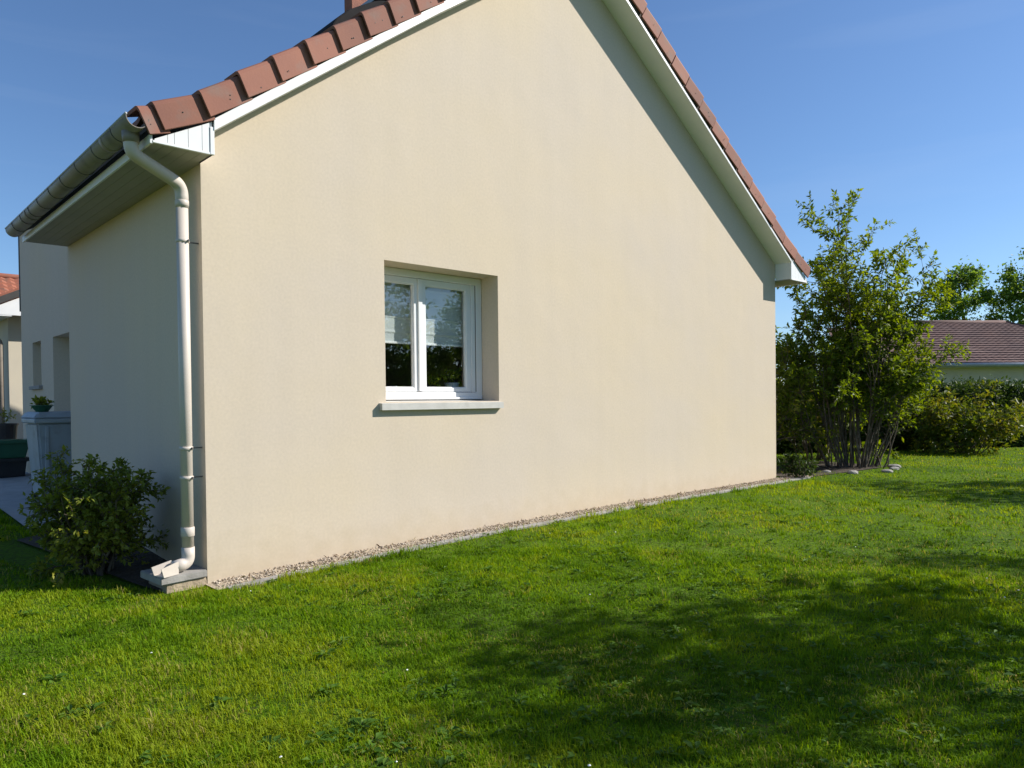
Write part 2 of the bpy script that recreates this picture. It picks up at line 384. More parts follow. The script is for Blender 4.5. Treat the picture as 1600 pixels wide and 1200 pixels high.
def sheet(name, outline, mat, dz=.006, n=14, kind='structure'):
    """a quad outline draped over the ground as its own thin layer"""
    a, b, c, d = [np.array(p, float) for p in outline]
    Vs, Fs = [], []
    for i in range(n+1):
        for j in range(n+1):
            s, t = i/n, j/n
            p = (a*(1-s)+b*s)*(1-t) + (d*(1-s)+c*s)*t
            Vs.append((p[0], p[1], float(gz(p[0], p[1]))+dz))
    for i in range(n):
        for j in range(n): k = i*(n+1)+j; Fs.append((k, k+n+1, k+n+2, k+1))
    o = mesh(name, Vs, Fs, mat, smooth=True); tag(o, kind=kind); return o
sheet('path', [(-.62, 2.9), (.66, 2.9), (3.0, 16), (-.62, 16)], M['paving'], .02)
sheet('bounce_ground', [(-12, 1.0), (-4.2, 1.0), (-3.2, 16), (-12, 16)], mat_var('warm_bounce', (.27, .175, .12), (.21, .14, .10), 9, .95, bump=.6, bscale=40, dist=.02), .02)  # added out of view to bounce warm light onto the side wall
sheet('flower_bed', [(-.34, .05), (.02, .05), (.02, 3.0), (-.80, 2.4)], M['soil'], .02)
sheet('gravel_bed', [(-.02, -.24), (9.4, -.26), (9.4, .02), (-.02, .02)], mat_var('sandy_fines', (.47, .39, .29), (.38, .31, .22), 20, .95, bump=.7, bscale=60, dist=.01), .014, 30)
sheet('shrub_bed', [(9.2, -.22), (11.9, -.45), (12.3, 1.0), (8.7, 1.2)], M['soil'], .01)

# ------------------------------------------------------------------ the house
W = 8.668
RS = .254                      # depth of the window frame behind the wall face
WX0, WX1, WZ0, WZ1 = 1.600, 2.9575, 1.36, 2.622
AX = 4.10                      # ridge
D, EV, ZS = .25, .416, 3.142   # verge overhang, eave overhang, soffit height
def sofz(x): return np.minimum(3.3175+.7498*x, 3.3989+.6402*(W-x))
house = empty('house', (0, 0, 0))
tag(house, 'cream rendered house with gable end, white window and red tiled roof', 'house')

def gable_wall():
    T = .36; zb = -.5
    tp = lambda x: float(sofz(x))+.03
    bm = bmesh.new()
    def poly(pts, y):
        return bm.faces.new([bm.verts.new((x, y, z)) for x, z in pts])
    apex = AX
    for y in (0, T):
        poly([(0, zb), (WX0, zb), (WX0, WZ0), (WX0, WZ1), (WX0, tp(WX0)), (0, tp(0))], y)
        poly([(WX0, zb), (WX1, zb), (WX1, WZ0), (WX0, WZ0)], y)
        poly([(WX0, WZ1), (WX1, WZ1), (WX1, tp(WX1)), (WX0, tp(WX0))], y)
        poly([(WX1, zb), (apex, zb), (apex, tp(apex)), (WX1, tp(WX1)), (WX1, WZ1), (WX1, WZ0)], y)
        poly([(apex, zb), (W, zb), (W, tp(W)), (apex, tp(apex))], y)
    def strip(a, b):
        bm.faces.new([bm.verts.new(c) for c in ((a[0], 0, a[1]), (b[0], 0, b[1]), (b[0], T, b[1]), (a[0], T, a[1]))])
    for a, b in (((WX0, WZ0), (WX0, WZ1)), ((WX0, WZ1), (WX1, WZ1)), ((WX1, WZ1), (WX1, WZ0)), ((WX1, WZ0), (WX0, WZ0)),
                 ((0, zb), (0, tp(0))), ((W, zb), (W, tp(W))), ((0, tp(0)), (apex, tp(apex))), ((apex, tp(apex)), (W, tp(W)))):
        strip(a, b)
    bmesh.ops.remove_doubles(bm, verts=bm.verts[:], dist=1e-5)
    return bmo('gable_wall', bm, M['render'], house)
gable_wall()
YB = 3.93                       # where the long side wall steps back to the porch
box('side_wall', (0, .361, -.5), (.30, YB, 3.3), M['render'], house)
box('side_wall', (W-.30, .361, -.5), (W, 8.22, 3.3), M['render'], house)
box('back_wall', (.7, 8.221, -.5), (W, 8.5, 3.4), M['render'], house)

# recessed entrance wall with a door and a narrow window
X2 = .30
def entrance_wall():
    bm = bmesh.new()
    y0, y1, zt = YB+.002, 8.22, 4.02
    # openings (y range, z range)
    dw = (4.95, 6.15, 2.305); wn = (6.88, 7.43, 1.66, 2.305)
    bm_box(bm, (X2, y0, -.3), (X2+.34, dw[0], zt))
    bm_box(bm, (X2, dw[0], dw[2]), (X2+.34, dw[1], zt))
    bm_box(bm, (X2, dw[1], -.3), (X2+.34, wn[0], zt))
    bm_box(bm, (X2, wn[0], -.3), (X2+.34, wn[1], wn[2])); bm_box(bm, (X2, wn[0], wn[3]), (X2+.34, wn[1], zt))
    bm_box(bm, (X2, wn[1], -.3), (X2+.34, y1, zt))
    bmesh.ops.remove_doubles(bm, verts=bm.verts[:], dist=1e-5)
    o = bmo('entrance_wall', bm, M['render'], house)
    d = box('door', (X2+.24, dw[0]+.002, .2), (X2+.30, dw[1]-.002, dw[2]-.002), M['white'], house, .004)
    box('handle', (X2+.19, 5.08, 1.2), (X2+.238, 5.12, 1.36), M['zinc'], d, .006)
    for k in range(3): box('door_panel', (X2+.225, dw[0]+.22, .40+k*.66), (X2+.239, dw[1]-.22, .95+k*.66), M['white'], d, .006)
    n = box('narrow_window', (X2+.22, wn[0]+.002, wn[2]+.002), (X2+.28, wn[1]-.002, wn[3]-.002), M['white'], house, .004)
    mesh('pane', [(X2+.214, wn[0]+.09, wn[2]+.09), (X2+.214, wn[1]-.09, wn[2]+.09), (X2+.214, wn[1]-.09, wn[3]-.09), (X2+.214, wn[0]+.09, wn[3]-.09)], [(0, 1, 2, 3)], M['glass'], n)
    box('sill', (X2-.05, wn[0]-.06, wn[2]-.055), (X2+.219, wn[1]+.06, wn[2]-.003), M['concrete'], n, .005)
    box('doorstep', (X2+.001, 4.955, .0), (X2+.239, 6.145, .27), M['concrete'], house, .012)
    box('coping', (X2-.03, YB+.25, 4.021), (X2+.37, 8.26, 4.075), M['metal_dark'], house, .006)
entrance_wall()

# interior seen through the glass
box('interior_floor', (.31, .37, 0.2), (W-.31, 3.5, .25), M['interior'], house)
box('interior_ceiling', (.31, .37, 2.78), (W-.31, 3.5, 2.82), M['interior'], house)
box('interior_partition', (.31, 3.5, .2), (W-.31, 3.6, 2.82), M['interior'], house)
box('interior_partition', (4.6, .37, .25), (4.7, 3.49, 2.78), M['interior'], house)
box('interior_sill', (1.45, .365, 1.395), (3.1, .60, 1.425), M['white'], house, .004)

# window
win = empty('window', (0, 0, 0)); win.parent = house
win['label'] = 'white two-leaf window with sunlit grey sill'
ZF0 = 1.376
def ring_frame(name, x0, x1, z0, z1, y0, y1, wl, wr, wb, wt, mat, parent, bevel=.006):
    bm = bmesh.new()
    o = [(x0, z0), (x1, z0), (x1, z1), (x0, z1)]; i = [(x0+wl, z0+wb), (x1-wr, z0+wb), (x1-wr, z1-wt), (x0+wl, z1-wt)]
    vo = {}
    for y in (y0, y1):
        for k, ps in (('o', o), ('i', i)):
            for n, p in enumerate(ps): vo[(y, k, n)] = bm.verts.new((p[0], y, p[1]))
    for n in range(4):
        q = (n+1) % 4
        bm.faces.new((vo[(y0, 'o', n)], vo[(y0, 'o', q)], vo[(y0, 'i', q)], vo[(y0, 'i', n)]))
        bm.faces.new((vo[(y1, 'o', n)], vo[(y1, 'i', n)], vo[(y1, 'i', q)], vo[(y1, 'o', q)]))
        bm.faces.new((vo[(y0, 'o', n)], vo[(y1, 'o', n)], vo[(y1, 'o', q)], vo[(y0, 'o', q)]))
        bm.faces.new((vo[(y0, 'i', n)], vo[(y0, 'i', q)], vo[(y1, 'i', q)], vo[(y1, 'i', n)]))
    if bevel:
        bmesh.ops.recalc_face_normals(bm, faces=bm.faces[:])
        bmesh.ops.bevel(bm, geom=bm.edges[:], offset=bevel, segments=2, affect='EDGES', profile=.5)
    return bmo(name, bm, mat, parent)
ring_frame('frame', WX0+.002, WX1-.002, ZF0, WZ1-.002, RS, RS+.075, .05, .078, .074, .072, M['white'], win)
box('drip_rail', (WX0+.03, RS-.022, ZF0+.004), (WX1-.03, RS-.001, ZF0+.026), M['white'], win, .005)
sl = (1.655, 2.166); sr = (2.186, 2.818)
for (a, b), (gl, gr) in ((sl, (.052, .060)), (sr, (.062, .061))):
    s = ring_frame('sash', a, b, 1.454, 2.546, RS+.012, RS+.07, gl, gr, .040, .056, M['white'], win, .005)
    ring_frame('glazing_bead', a+gl-.001, b-gr+.001, 1.4935, 2.491, RS+.022, RS+.045, .010, .010, .010, .010, M['white'], s, .003)
    mesh('pane', [(a+gl-.004, RS+.040, 1.486), (b-gr+.004, RS+.040, 1.486), (b-gr+.004, RS+.040, 2.497), (a+gl-.004, RS+.040, 2.497)], [(0, 1, 2, 3)], M['glass'], win)
box('meeting_stile', (2.150, RS-.004, 1.458), (2.200, RS+.0115, 2.543), M['white'], win, .006)
box('frame_gap_strip', (2.8705, RS+.004, 1.456), (2.8765, RS+.07, 2.545), M['metal_dark'], win)  # dark strip standing in for the shaded gap between frame and rebate
box('frame_rebate', (2.8195, RS+.006, 1.4535), (2.8700, RS+.074, 2.546), M['white'], win, .004)
prism('sill', [(-.05, 1.287), (-.05, 1.346), (RS+.03, 1.374), (RS+.03, 1.362), (-.003, 1.330), (-.003, 1.287)], 0, 1.528, 2.975, M['concrete'], win)
bpy.data.objects['sill'].data  # keep
sillmat = mat_var('sill_stone', (.56, .54, .50), (.48, .465, .43), 12, .8, bump=.3, bscale=90, dist=.003)
for o in list(COL.objects):
    if o.parent == win and o.name.startswith('sill'):
        o.data.materials.clear(); o.data.materials.append(sillmat)

# roof: eave and verge carpentry ------------------------------------------------
def slope_board(name, xs, zf, ztop, y0, y1, mat):
    """board following the rake between x stations: underside zf(x), top ztop(x)"""
    bm = bmesh.new(); rows = []
    for x in xs:
        rows.append([bm.verts.new((x, y, z)) for y, z in ((y0, zf(x)), (y1, zf(x)), (y1, ztop(x)), (y0, ztop(x)))])
    for a, b in zip(rows[:-1], rows[1:]):
        for k in range(4): bm.faces.new((a[k], a[(k+1) % 4], b[(k+1) % 4], b[k]))
    bm.faces.new(rows[0]); bm.faces.new(rows[-1][::-1])
    return bmo(name, bm, mat, house)
fz = lambda x: float(sofz(x))
for a, b in ((.002, AX-.001), (AX+.001, W-.002)):
    bt = .078 if a < 1 else .030
    slope_board('verge_board', [a, (a+b)/2, b], lambda x: fz(x)-.004, lambda x: fz(x)+bt, -D-.018, -D, M['white'])
    if a > 1: slope_board('verge_shadow_strip', [a, (a+b)/2, b], lambda x: fz(x)+.031, lambda x: fz(x)+.12, -D-.010, -D, M['bark_dark'])  # dark strip standing in for the shaded gap under the right verge tiles
    slope_board('verge_soffit', [a, (a+b)/2, b], lambda x: fz(x), lambda x: fz(x)+.016, -D+.001, -.001, M['white'])

def tile_bottom(x):
    if x < AX:
        z = 3.397+.745*x
        if x < -.028: z = 3.376+.53*(x+.028)
        return z
    z = 5.845-.652*(x-5.015)
    if x > 8.40: z = 3.638-.555*(x-8.40)
    return z

def eave_box(side):
    s = -1 if side == 'left' else 1
    x0 = 0 if s < 0 else W
    e = EV if s < 0 else .50
    t = empty('eave_box'); t.parent = house
    X = lambda q: x0 + s*q          # q: distance outwards from the wall corner
    top = lambda q: tile_bottom(X(q))-.012
    cuts = [0.028, .082, .178, .272, .318, e-.012] if s < 0 else [0.03, .13, .23, .33, e-.012]
    for q0, q1 in zip(cuts[:-1], cuts[1:]):
        g_ = .0018
        poly = [(X(q0+g_), ZS+.012), (X(q1-g_), ZS+.012), (X(q1-g_), max(top(q1-g_), ZS+.02)), (X(q0+g_), top(q0+g_))]
        prism('plank', poly, 1, -D-.006, -D+.008, M['white'], t)
    backing = [(X(.004), ZS+.013), (X(e-.012), ZS+.013), (X(e-.012), max(top(e-.012)-.002, ZS+.018)), (X(.004), top(.004)-.002)]
    prism('backing', backing, 1, -D+.0085, -D+.02, M['white'], t)
    cr = box('corner_trim', (min(X(-.004), X(.027)), -D-.012, ZS-.002), (max(X(-.004), X(.027)), -D+.012, float(sofz(0 if s < 0 else W))+.02), M['white'], t, .003)
    prism('inner_cheek', [(-D+.0125, ZS), (-.002, ZS), (-.002, float(sofz(x0))+.01), (-D+.0125, float(sofz(x0))+.01)], 0, X(.003), X(.018), M['white'], t)
    box('bottom_trim', (min(X(.028), X(e)), -D-.010, ZS-.004), (max(X(.028), X(e)), -D+.012, ZS+.0115), M['white'], t, .002)
    # eave soffit and fascia running back along the side wall
    yb = YB-.02 if s < 0 else 8.4
    nb = 5
    for k in range(nb):
        a = X(e-.002)+(X(.001)-X(e-.002))*k/nb; b = X(e-.002)+(X(.001)-X(e-.002))*(k+1)/nb
        lo, hi = min(a, b)+.001, max(a, b)-.001
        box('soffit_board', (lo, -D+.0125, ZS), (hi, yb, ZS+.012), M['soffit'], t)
    zt = tile_bottom(X(e))-.01
    box('fascia', (min(X(e), X(e+.018)), -D-.006, ZS-.012), (max(X(e), X(e+.018)), yb, max(zt, ZS+.05)), M['white'], t, .003)
    return t
eave_box('left'); eave_box('right')

# verge tiles ------------------------------------------------------------------
def verge_tile(xa, xb, lap, side):
    A = np.array([xa, tile_bottom(xa)]); B = np.array([xb, tile_bottom(xb)])
    u = (B-A)/np.linalg.norm(B-A); B = B+u*(lap if side == 'L' else -.017)
    nrm = np.array([-u[1], u[0]]) if side == 'L' else np.array([u[1], -u[0]])
    lean = (np.array([-.42, .907]) if side == 'L' else nrm)
    rt_ = random.Random(int(xa*777)); h = .195+rt_.uniform(-.006, .006); th = .020
    jo = rt_.uniform(-.007, .007)
    prof_o = [(0, 0), (0, h-.035), (.010, h-.010), (.035, h), (.24, h+.004)]
    prof_i = [(th, 0), (th, h-.045), (.028, h-.03), (.040, h-.024), (.24, h-.020)]
    V = []
    for P, out, lift in (((A, .034+jo, .016+jo*.5), (B, -.004, -.006)) if side == 'L' else ((A, .016+jo, -.010+jo*.4), (B, .004, -.016))):
        base = P+nrm*lift
        for prof in (prof_o, prof_i):
            for yy, hh in prof:
                q = base+lean*hh
                V.append((q[0], -D-.022-out+yy, q[1]))
    F = []
    for k in range(4):
        F.append((k, k+1, 10+k+1, 10+k)); F.append((5+k, 15+k, 15+k+1, 5+k+1))
        F.append((k, 5+k, 5+k+1, k+1)); F.append((10+k, 10+k+1, 15+k+1, 15+k))
    F.append((0, 10, 15, 5)); F.append((4, 9, 19, 14))
    bm = bmesh.new(); bv = [bm.verts.new(v) for v in V]
    for f in F: bm.faces.new([bv[i] for i in f])
    bmesh.ops.recalc_face_normals(bm, faces=bm.faces[:])
    bmesh.ops.bevel(bm, geom=[e for e in bm.edges], offset=.0025, segments=1, affect='EDGES')
    o = bmo('verge_tile', bm, M['tile'], house)
    o['tile'] = 1
    # two fixing nail heads on the flank
    rv = random.Random(int(xa*1000)+17)
    for fr, hh in [(rv.uniform(.25, .7), rv.uniform(.03, .09)) for _ in range(rv.choice((0, 1, 1, 2)))]:
        bm = bmesh.new()
        P = A+(B-u*lap-A)*fr+nrm*.006+lean*hh
        mt_ = Matrix.Translation((P[0], -D-.022-.034*(1-fr)-.0035, P[1])) @ Matrix.Rotation(math.pi/2, 4, 'X')
        bmesh.ops.create_cone(bm, cap_ends=True, segments=8, radius1=.005, radius2=.0035, depth=.004, matrix=mt_)
        bmo('nail_head', bm, M['metal_dark'], o)
    return o
lx = [-.44, -.342, -.028, .253, .524, .790, 1.049, 1.305, 1.566, 1.812, 2.071]
while lx[-1] < AX-.3: lx.append(lx[-1]+.262)
lx.append(AX-.05)
for a, b in zip(lx[:-1], lx[1:]): verge_tile(a, b, .045, 'L')
rx = [9.158, 8.743, 8.371, 8.068, 7.747, 7.426, 7.118, 6.804, 6.490, 6.196, 5.891, 5.605, 5.306, 5.015]
while rx[-1] > AX+.32: rx.append(rx[-1]-.295)
rx.append(AX+.05)
for a, b in zip(rx[:-1], rx[1:]): verge_tile(a, b, .045, 'R')

# field tiles of both slopes: stepped courses with rolls, one part per slope
def roof_field(name, xs, y0, y1, lift=.16, roll=.3):
    ny = int((y1-y0)/(roll/6))
    ys = np.linspace(y0, y1, ny+1)
    wave = .026*np.maximum(0, np.cos((ys-y0)*2*math.pi/roll))**1.5
    V, F = [], []
    for a, b in zip(xs[:-1], xs[1:]):
        for x, up in ((a, .036), (b, .0)):
            z = tile_bottom(x)+lift
            for y, wv in zip(ys, wave): V.append((x, y, z+up+wv))
        for y, wv in zip(ys, wave): V.append((a, y, tile_bottom(a)+lift-.004+wv))
    n1 = ny+1
    for c in range(len(xs)-1):
        o = c*3*n1
        for j in range(ny):
            F.append((o+j, o+j+1, o+n1+j+1, o+n1+j)); F.append((o+2*n1+j, o+2*n1+j+1, o+j+1, o+j))
    ob = mesh(name, V, F, M['tile'], house); ob['kind'] = 'stuff'; return ob
roof_field('roof_tiles', [x for x in lx if x <= .79+.01], -D+.15, YB+.05)
roof_field('roof_tiles', [x for x in lx if x >= .79-.01], -D+.15, 8.7)
roof_field('roof_tiles', rx, -D+.15, 8.7)
# roof deck under the tiles closes the attic
for xs, yb in (([-.40, -.028, .66], YB+.03), ([.665, 1.5, AX-.001], 8.65), ([AX+.001, 8.4, W+.45], 8.65)):
    bm = bmesh.new(); rows = []
    for x in xs:
        z = tile_bottom(x)
        rows.append([bm.verts.new((x, y, z+dz)) for y, dz in ((-D+.03, .09), (yb, .09), (yb, .13), (-D+.03, .13))])
    for a, b in zip(rows[:-1], rows[1:]):
        for k in range(4): bm.faces.new((a[k], a[(k+1) % 4], b[(k+1) % 4], b[k]))
    bm.faces.new(rows[0]); bm.faces.new(rows[-1][::-1])
    bmo('roof_deck', bm, M['bark_dark'], house)
# ridge capping
for k in range(22):
    y = -D-.05+k*.41
    sweep('ridge_tile', [(AX, y, tile_bottom(AX)+.13), (AX, y+.2, tile_bottom(AX)+.125), (AX, y+.44, tile_bottom(AX)+.115)], [.135, .128, .12], M['tile'], house, 14)
box('wall_edge_trim', (X2-.012, 8.221, 2.85), (X2+.30, 8.26, 4.02), M['metal_dark'], house, .004)

# chimney with lead flashing on the left slope
ch = empty('chimney'); ch.parent = house
cx0, cx1, cy0, cy1 = 3.45, 3.71, 3.5, 3.70
box('stack', (cx0, cy0, 5.4), (cx1, cy1, 7.25), M['brick'], ch, .006)
box('cap', (cx0-.05, cy0-.05, 7.251), (cx1+.05, cy1+.05, 7.32), M['concrete'], ch, .01)
box('flashing', (cx0-.03, cy0-.03, 5.5), (cx1+.03, cy1+.03, 6.30), M['lead'], ch, .008)
# roof light on a raised dark kerb, below the chimney
zt = lambda x: tile_bottom(x)+.17
rl = empty('roof_light'); rl.parent = house
prism('upstand', [(2.70, 5.40), (2.62, 6.00), (2.68, 6.10), (2.86, 6.27), (3.32, 6.56), (3.46, 6.58), (3.56, 6.10), (3.56, 5.9)], 1, 2.60, 3.3, M['lead'], rl, .02)
prism('cover_strip', [(3.24, 6.524), (3.46, 6.60), (3.58, 6.12), (3.63, 6.14), (3.52, 6.67), (3.26, 6.60)], 1, 2.58, 3.32, M['zinc'], rl)

# gutter ---------------------------------------------------------------------
GXc, GZt, GR = -.522, 3.272, .074
def gutter():
    y0, y1 = -.30, 3.86
    bm = bmesh.new(); n = 14; rows = []
    for y in (y0, y1):
        ro = []; ri = []
        for k in range(n+1):
            a = math.pi + math.pi*k/n
            ro.append(bm.verts.new((GXc+GR*math.cos(a), y, GZt-.03*(y-y0)/4+GR*math.sin(a))))
            ri.append(bm.verts.new((GXc+(GR-.005)*math.cos(a), y, GZt-.03*(y-y0)/4+(GR-.005)*math.sin(a))))
        rows.append((ro, ri))
    (o0, i0), (o1, i1) = rows
    for k in range(n):
        bm.faces.new((o0[k], o0[k+1], o1[k+1], o1[k])); bm.faces.new((i0[k], i1[k], i1[k+1], i0[k+1]))
        bm.faces.new((o0[k], i0[k], i0[k+1], o0[k+1])); bm.faces.new((o1[k], o1[k+1], i1[k+1], i1[k]))
    for o, i, p, q in ((o0[0], i0[0], o1[0], i1[0]), (o0[n], i0[n], o1[n], i1[n])): bm.faces.new((o, i, q, p))
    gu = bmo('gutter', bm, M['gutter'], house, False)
    me = gu.data; me.polygons.foreach_set('use_smooth', [len(p.vertices) == 4 and abs(p.normal.y) < .5 for p in me.polygons])
    # rolled front bead
    sweep('front_bead', [(GXc-GR+.002, y0, GZt+.006), (GXc-GR+.002, y1, GZt-.024)], .0085, M['zinc'], gu, 10)
    # closed far end
    bm = bmesh.new(); vs_ = [bm.verts.new((GXc+(GR-.003)*math.cos(math.pi+math.pi*k/n), y1-.004, GZt-.03+(GR-.003)*math.sin(math.pi+math.pi*k/n))) for k in range(n+1)]
    bm.faces.new(vs_); bmo('end_cap', bm, M['gutter'], gu)
    for yb in (.045, .531, 1.012, 1.486, 1.904, 2.346, 2.726, 3.10, 3.5):
        zc = GZt-.03*(yb-y0)/4
        pts = [(GXc+(GR+.004)*math.cos(math.pi*.97+math.pi*1.03*k/10), yb, zc+(GR+.004)*math.sin(math.pi*.97+math.pi*1.03*k/10)) for k in range(11)]
        V2, F2 = sweep_arrays(pts, .0034, 6); mesh('gutter_bracket', V2, F2, M['bracket'], gu, True)
    for yj in (.30, 2.9):
        zc = GZt-.03*(yj-y0)/4
        bm = bmesh.new(); rr = []
        for y in (yj-.03, yj+.03): rr.append([bm.verts.new((GXc+(GR+.0035)*math.cos(math.pi+math.pi*k/n), y, zc+(GR+.0035)*math.sin(math.pi+math.pi*k/n))) for k in range(n+1)])
        for k in range(n): bm.faces.new((rr[0][k], rr[0][k+1], rr[1][k+1], rr[1][k]))
        j = bmo('gutter_joint', bm, M['gutter'], gu, True)
        so_ = j.modifiers.new('thick', 'SOLIDIFY'); so_.thickness = .003
gutter()

# downpipe ---------------------------------------------------------------------
PX, PY, PR = -.122, .046, .0425
dp = empty('downpipe'); dp.parent = house
neck = round_path([(GXc, -.145, GZt-GR-.006), (GXc, -.145, 3.075), (PX, PY, 2.965), (PX, PY, 2.80)], .13, 8)
sweep('swan_neck', neck, PR+.0035, M['sand'], dp, 20)
sweep('outlet', [(GXc, -.145, GZt-GR+.012), (GXc, -.145, GZt-GR-.06)], [.056, .052], M['gutter'], dp, 20)
sweep('pipe', [(PX, PY, 2.90), (PX, PY, .24)], PR, M['sand'], dp, 24)
for z, hh in ((2.835, .022), (.415, .035)):
    sweep('collar', [(PX, PY, z-hh), (PX, PY, z-hh+.004), (PX, PY, z+hh-.004), (PX, PY, z+hh)], [PR+.002, PR+.0060, PR+.0060, PR+.002], M['sand'], dp, 24)
for z in (2.558, 1.032, .814):
    c = sweep('pipe_clip', [(PX, PY, z-.013), (PX, PY, z-.011), (PX, PY, z+.011), (PX, PY, z+.013)], [PR+.001, PR+.0055, PR+.0055, PR+.001], M['sand'], dp, 24)
    box('clip_arm', (PX+PR-.006, PY+.010, z-.005), (-.001, PY+.018, z+.005), M['bracket'], c, .002)
    box('clip_ear', (PX+.020, PY-PR-.016, z-.008), (PX+.030, PY-PR+.006, z+.008), M['bracket'], c, .002)
# shoe: elbow and open flared spout
shoe = round_path([(PX, PY, .30), (PX, PY, .185), (PX-.115, PY-.03, .172)], .075, 8)
sweep('shoe_elbow', shoe, PR+.004, M['sand'], dp, 22)
bm = bmesh.new()
d_ = Vector((-1, -.26, 0)).normalized(); s_ = Vector((-d_.y, d_.x, 0))
o_ = Vector((PX-.105, PY-.027, .172))
def sp(t, sd_, z): return o_ + d_*t + s_*sd_ + Vector((0, 0, z))
def quadbox(a, b, th):
    """a,b: 4-corner loops"""
    va = [bm.verts.new(p) for p in a]; vb = [bm.verts.new(p) for p in b]
    bm.faces.new(va); bm.faces.new(vb[::-1])
    for k in range(4): bm.faces.new((va[k], vb[k], vb[(k+1) % 4], va[(k+1) % 4]))
for sgn in (-1, 1):
    quadbox([sp(0, sgn*.046, -.046), sp(.125, sgn*.062, -.048), sp(.145, sgn*.062, .018), sp(0, sgn*.046, .046)],
            [sp(0, sgn*.040, -.046), sp(.125, sgn*.056, -.048), sp(.145, sgn*.056, .018), sp(0, sgn*.040, .046)], 0)
quadbox([sp(0, -.040, -.046), sp(.125, -.056, -.048), sp(.125, .056, -.048), sp(0, .040, -.046)],
        [sp(0, -.040, -.040), sp(.125, -.056, -.042), sp(.125, .056, -.042), sp(0, .040, -.040)], 0)
bmo('spout', bm, M['sand'], dp)

# splash slab on its concrete footing
slab = empty('splash_block', (-.18, .1, 0)); tag(slab, 'grey concrete slab on rough footing under the downpipe spout', 'splash slab')
def local(poly): return [(x+.18, y-.1) for x, y in poly]
bm = bmesh.new()
tp_ = local([(-.352, -.062), (-.004, -.012), (-.004, .36), (-.372, .33)])
A_ = [bm.verts.new((x, y, .068)) for x, y in tp_]; B_ = [bm.verts.new((x, y, .122)) for x, y in tp_]
bm.faces.new(A_[::-1]); bm.faces.new(B_)
for k in range(4): bm.faces.new((A_[k], A_[(k+1) % 4], B_[(k+1) % 4], B_[k]))
bmesh.ops.recalc_face_normals(bm, faces=bm.faces[:])
bmesh.ops.bevel(bm, geom=bm.edges[:], offset=.006, segments=2, affect='EDGES')
bmo('slab', bm, M['concrete'], slab)
bm = bmesh.new()
tp_ = local([(-.30, -.03), (-.003, .005), (-.003, .33), (-.32, .30)])
A_ = [bm.verts.new((x-.01, y-.012, -.2)) for x, y in tp_]; B_ = [bm.verts.new((x, y, .067)) for x, y in tp_]
bm.faces.new(A_[::-1]); bm.faces.new(B_)
for k in range(4): bm.faces.new((A_[k], A_[(k+1) % 4], B_[(k+1) % 4], B_[k]))
bmesh.ops.subdivide_edges(bm, edges=bm.edges[:], cuts=5, use_grid_fill=True)
for v in bm.verts: v.co += Vector((0, random.Random(int(v.co.x*999)+int(v.co.z*777)).uniform(-.006, .004), 0))
bmo('footing', bm, M['mortar'], slab)

# blind behind the glass: soft horizontal folds
def blind():
    t = empty('window_blind', (2.27, .375, 2.6)); tag(t, 'pale roman blind half lowered behind the window', 'blind')
    zs = np.linspace(2.60, 1.925, 90); prof = []
    for z in zs:
        k = (2.60-z) % .145
        prof.append(-.007*math.exp(-((k-.135)/.015)**2) + .002*math.sin(z*23))
    for (a, b) in ((-.60, -.10), (-.09, .60)):
        Vb, Fb = [], []
        for z, q in zip(zs, prof): Vb += [(a, q, z-2.6), (b, q+.003, z-2.6)]
        for k in range(len(zs)-1): Fb.append((2*k, 2*k+1, 2*k+3, 2*k+2))
        mesh('fabric', Vb, Fb, M['fabric'], t, True)
        box('bottom_bar', (a+.004, -.012, -.682), (b-.004, .004, -.662), M['white'], t, .003)
    box('headrail', (-.62, -.02, -.02), (.62, .02, .03), M['white'], t, .004)
blind()

# ------------------------------------------------------------------ foliage tools
def leaf_mesh(name, P, Dv, Nv, L, Wd, tint, mat, parent=None, droop=.15, fold=.12):
    """diamond leaves: base P, direction Dv, normal Nv; L length, Wd width"""
    n = len(P)
    Dv = Dv/(np.linalg.norm(Dv, axis=1)[:, None]+1e-9)
    S = np.cross(Dv, Nv); S /= np.linalg.norm(S, axis=1)[:, None]+1e-9
    Nn = np.cross(S, Dv)
    L = np.broadcast_to(L, (n,))[:, None]; Wd = np.broadcast_to(Wd, (n,))[:, None]
    mid = P+Dv*L*.45
    V = np.stack([P, mid+S*Wd*.5+Nn*Wd*fold, P+Dv*L - Nn*L*droop, mid-S*Wd*.5+Nn*Wd*fold], 1).reshape(-1, 3)
    b = np.arange(n)*4
    F = np.stack([b, b+1, b+2, b, b+2, b+3], 1).ravel()
    return npmesh(name, V, F, np.full(2*n, 3), mat, parent, {'tint': np.repeat(np.clip(tint, 0, 1), 4)})

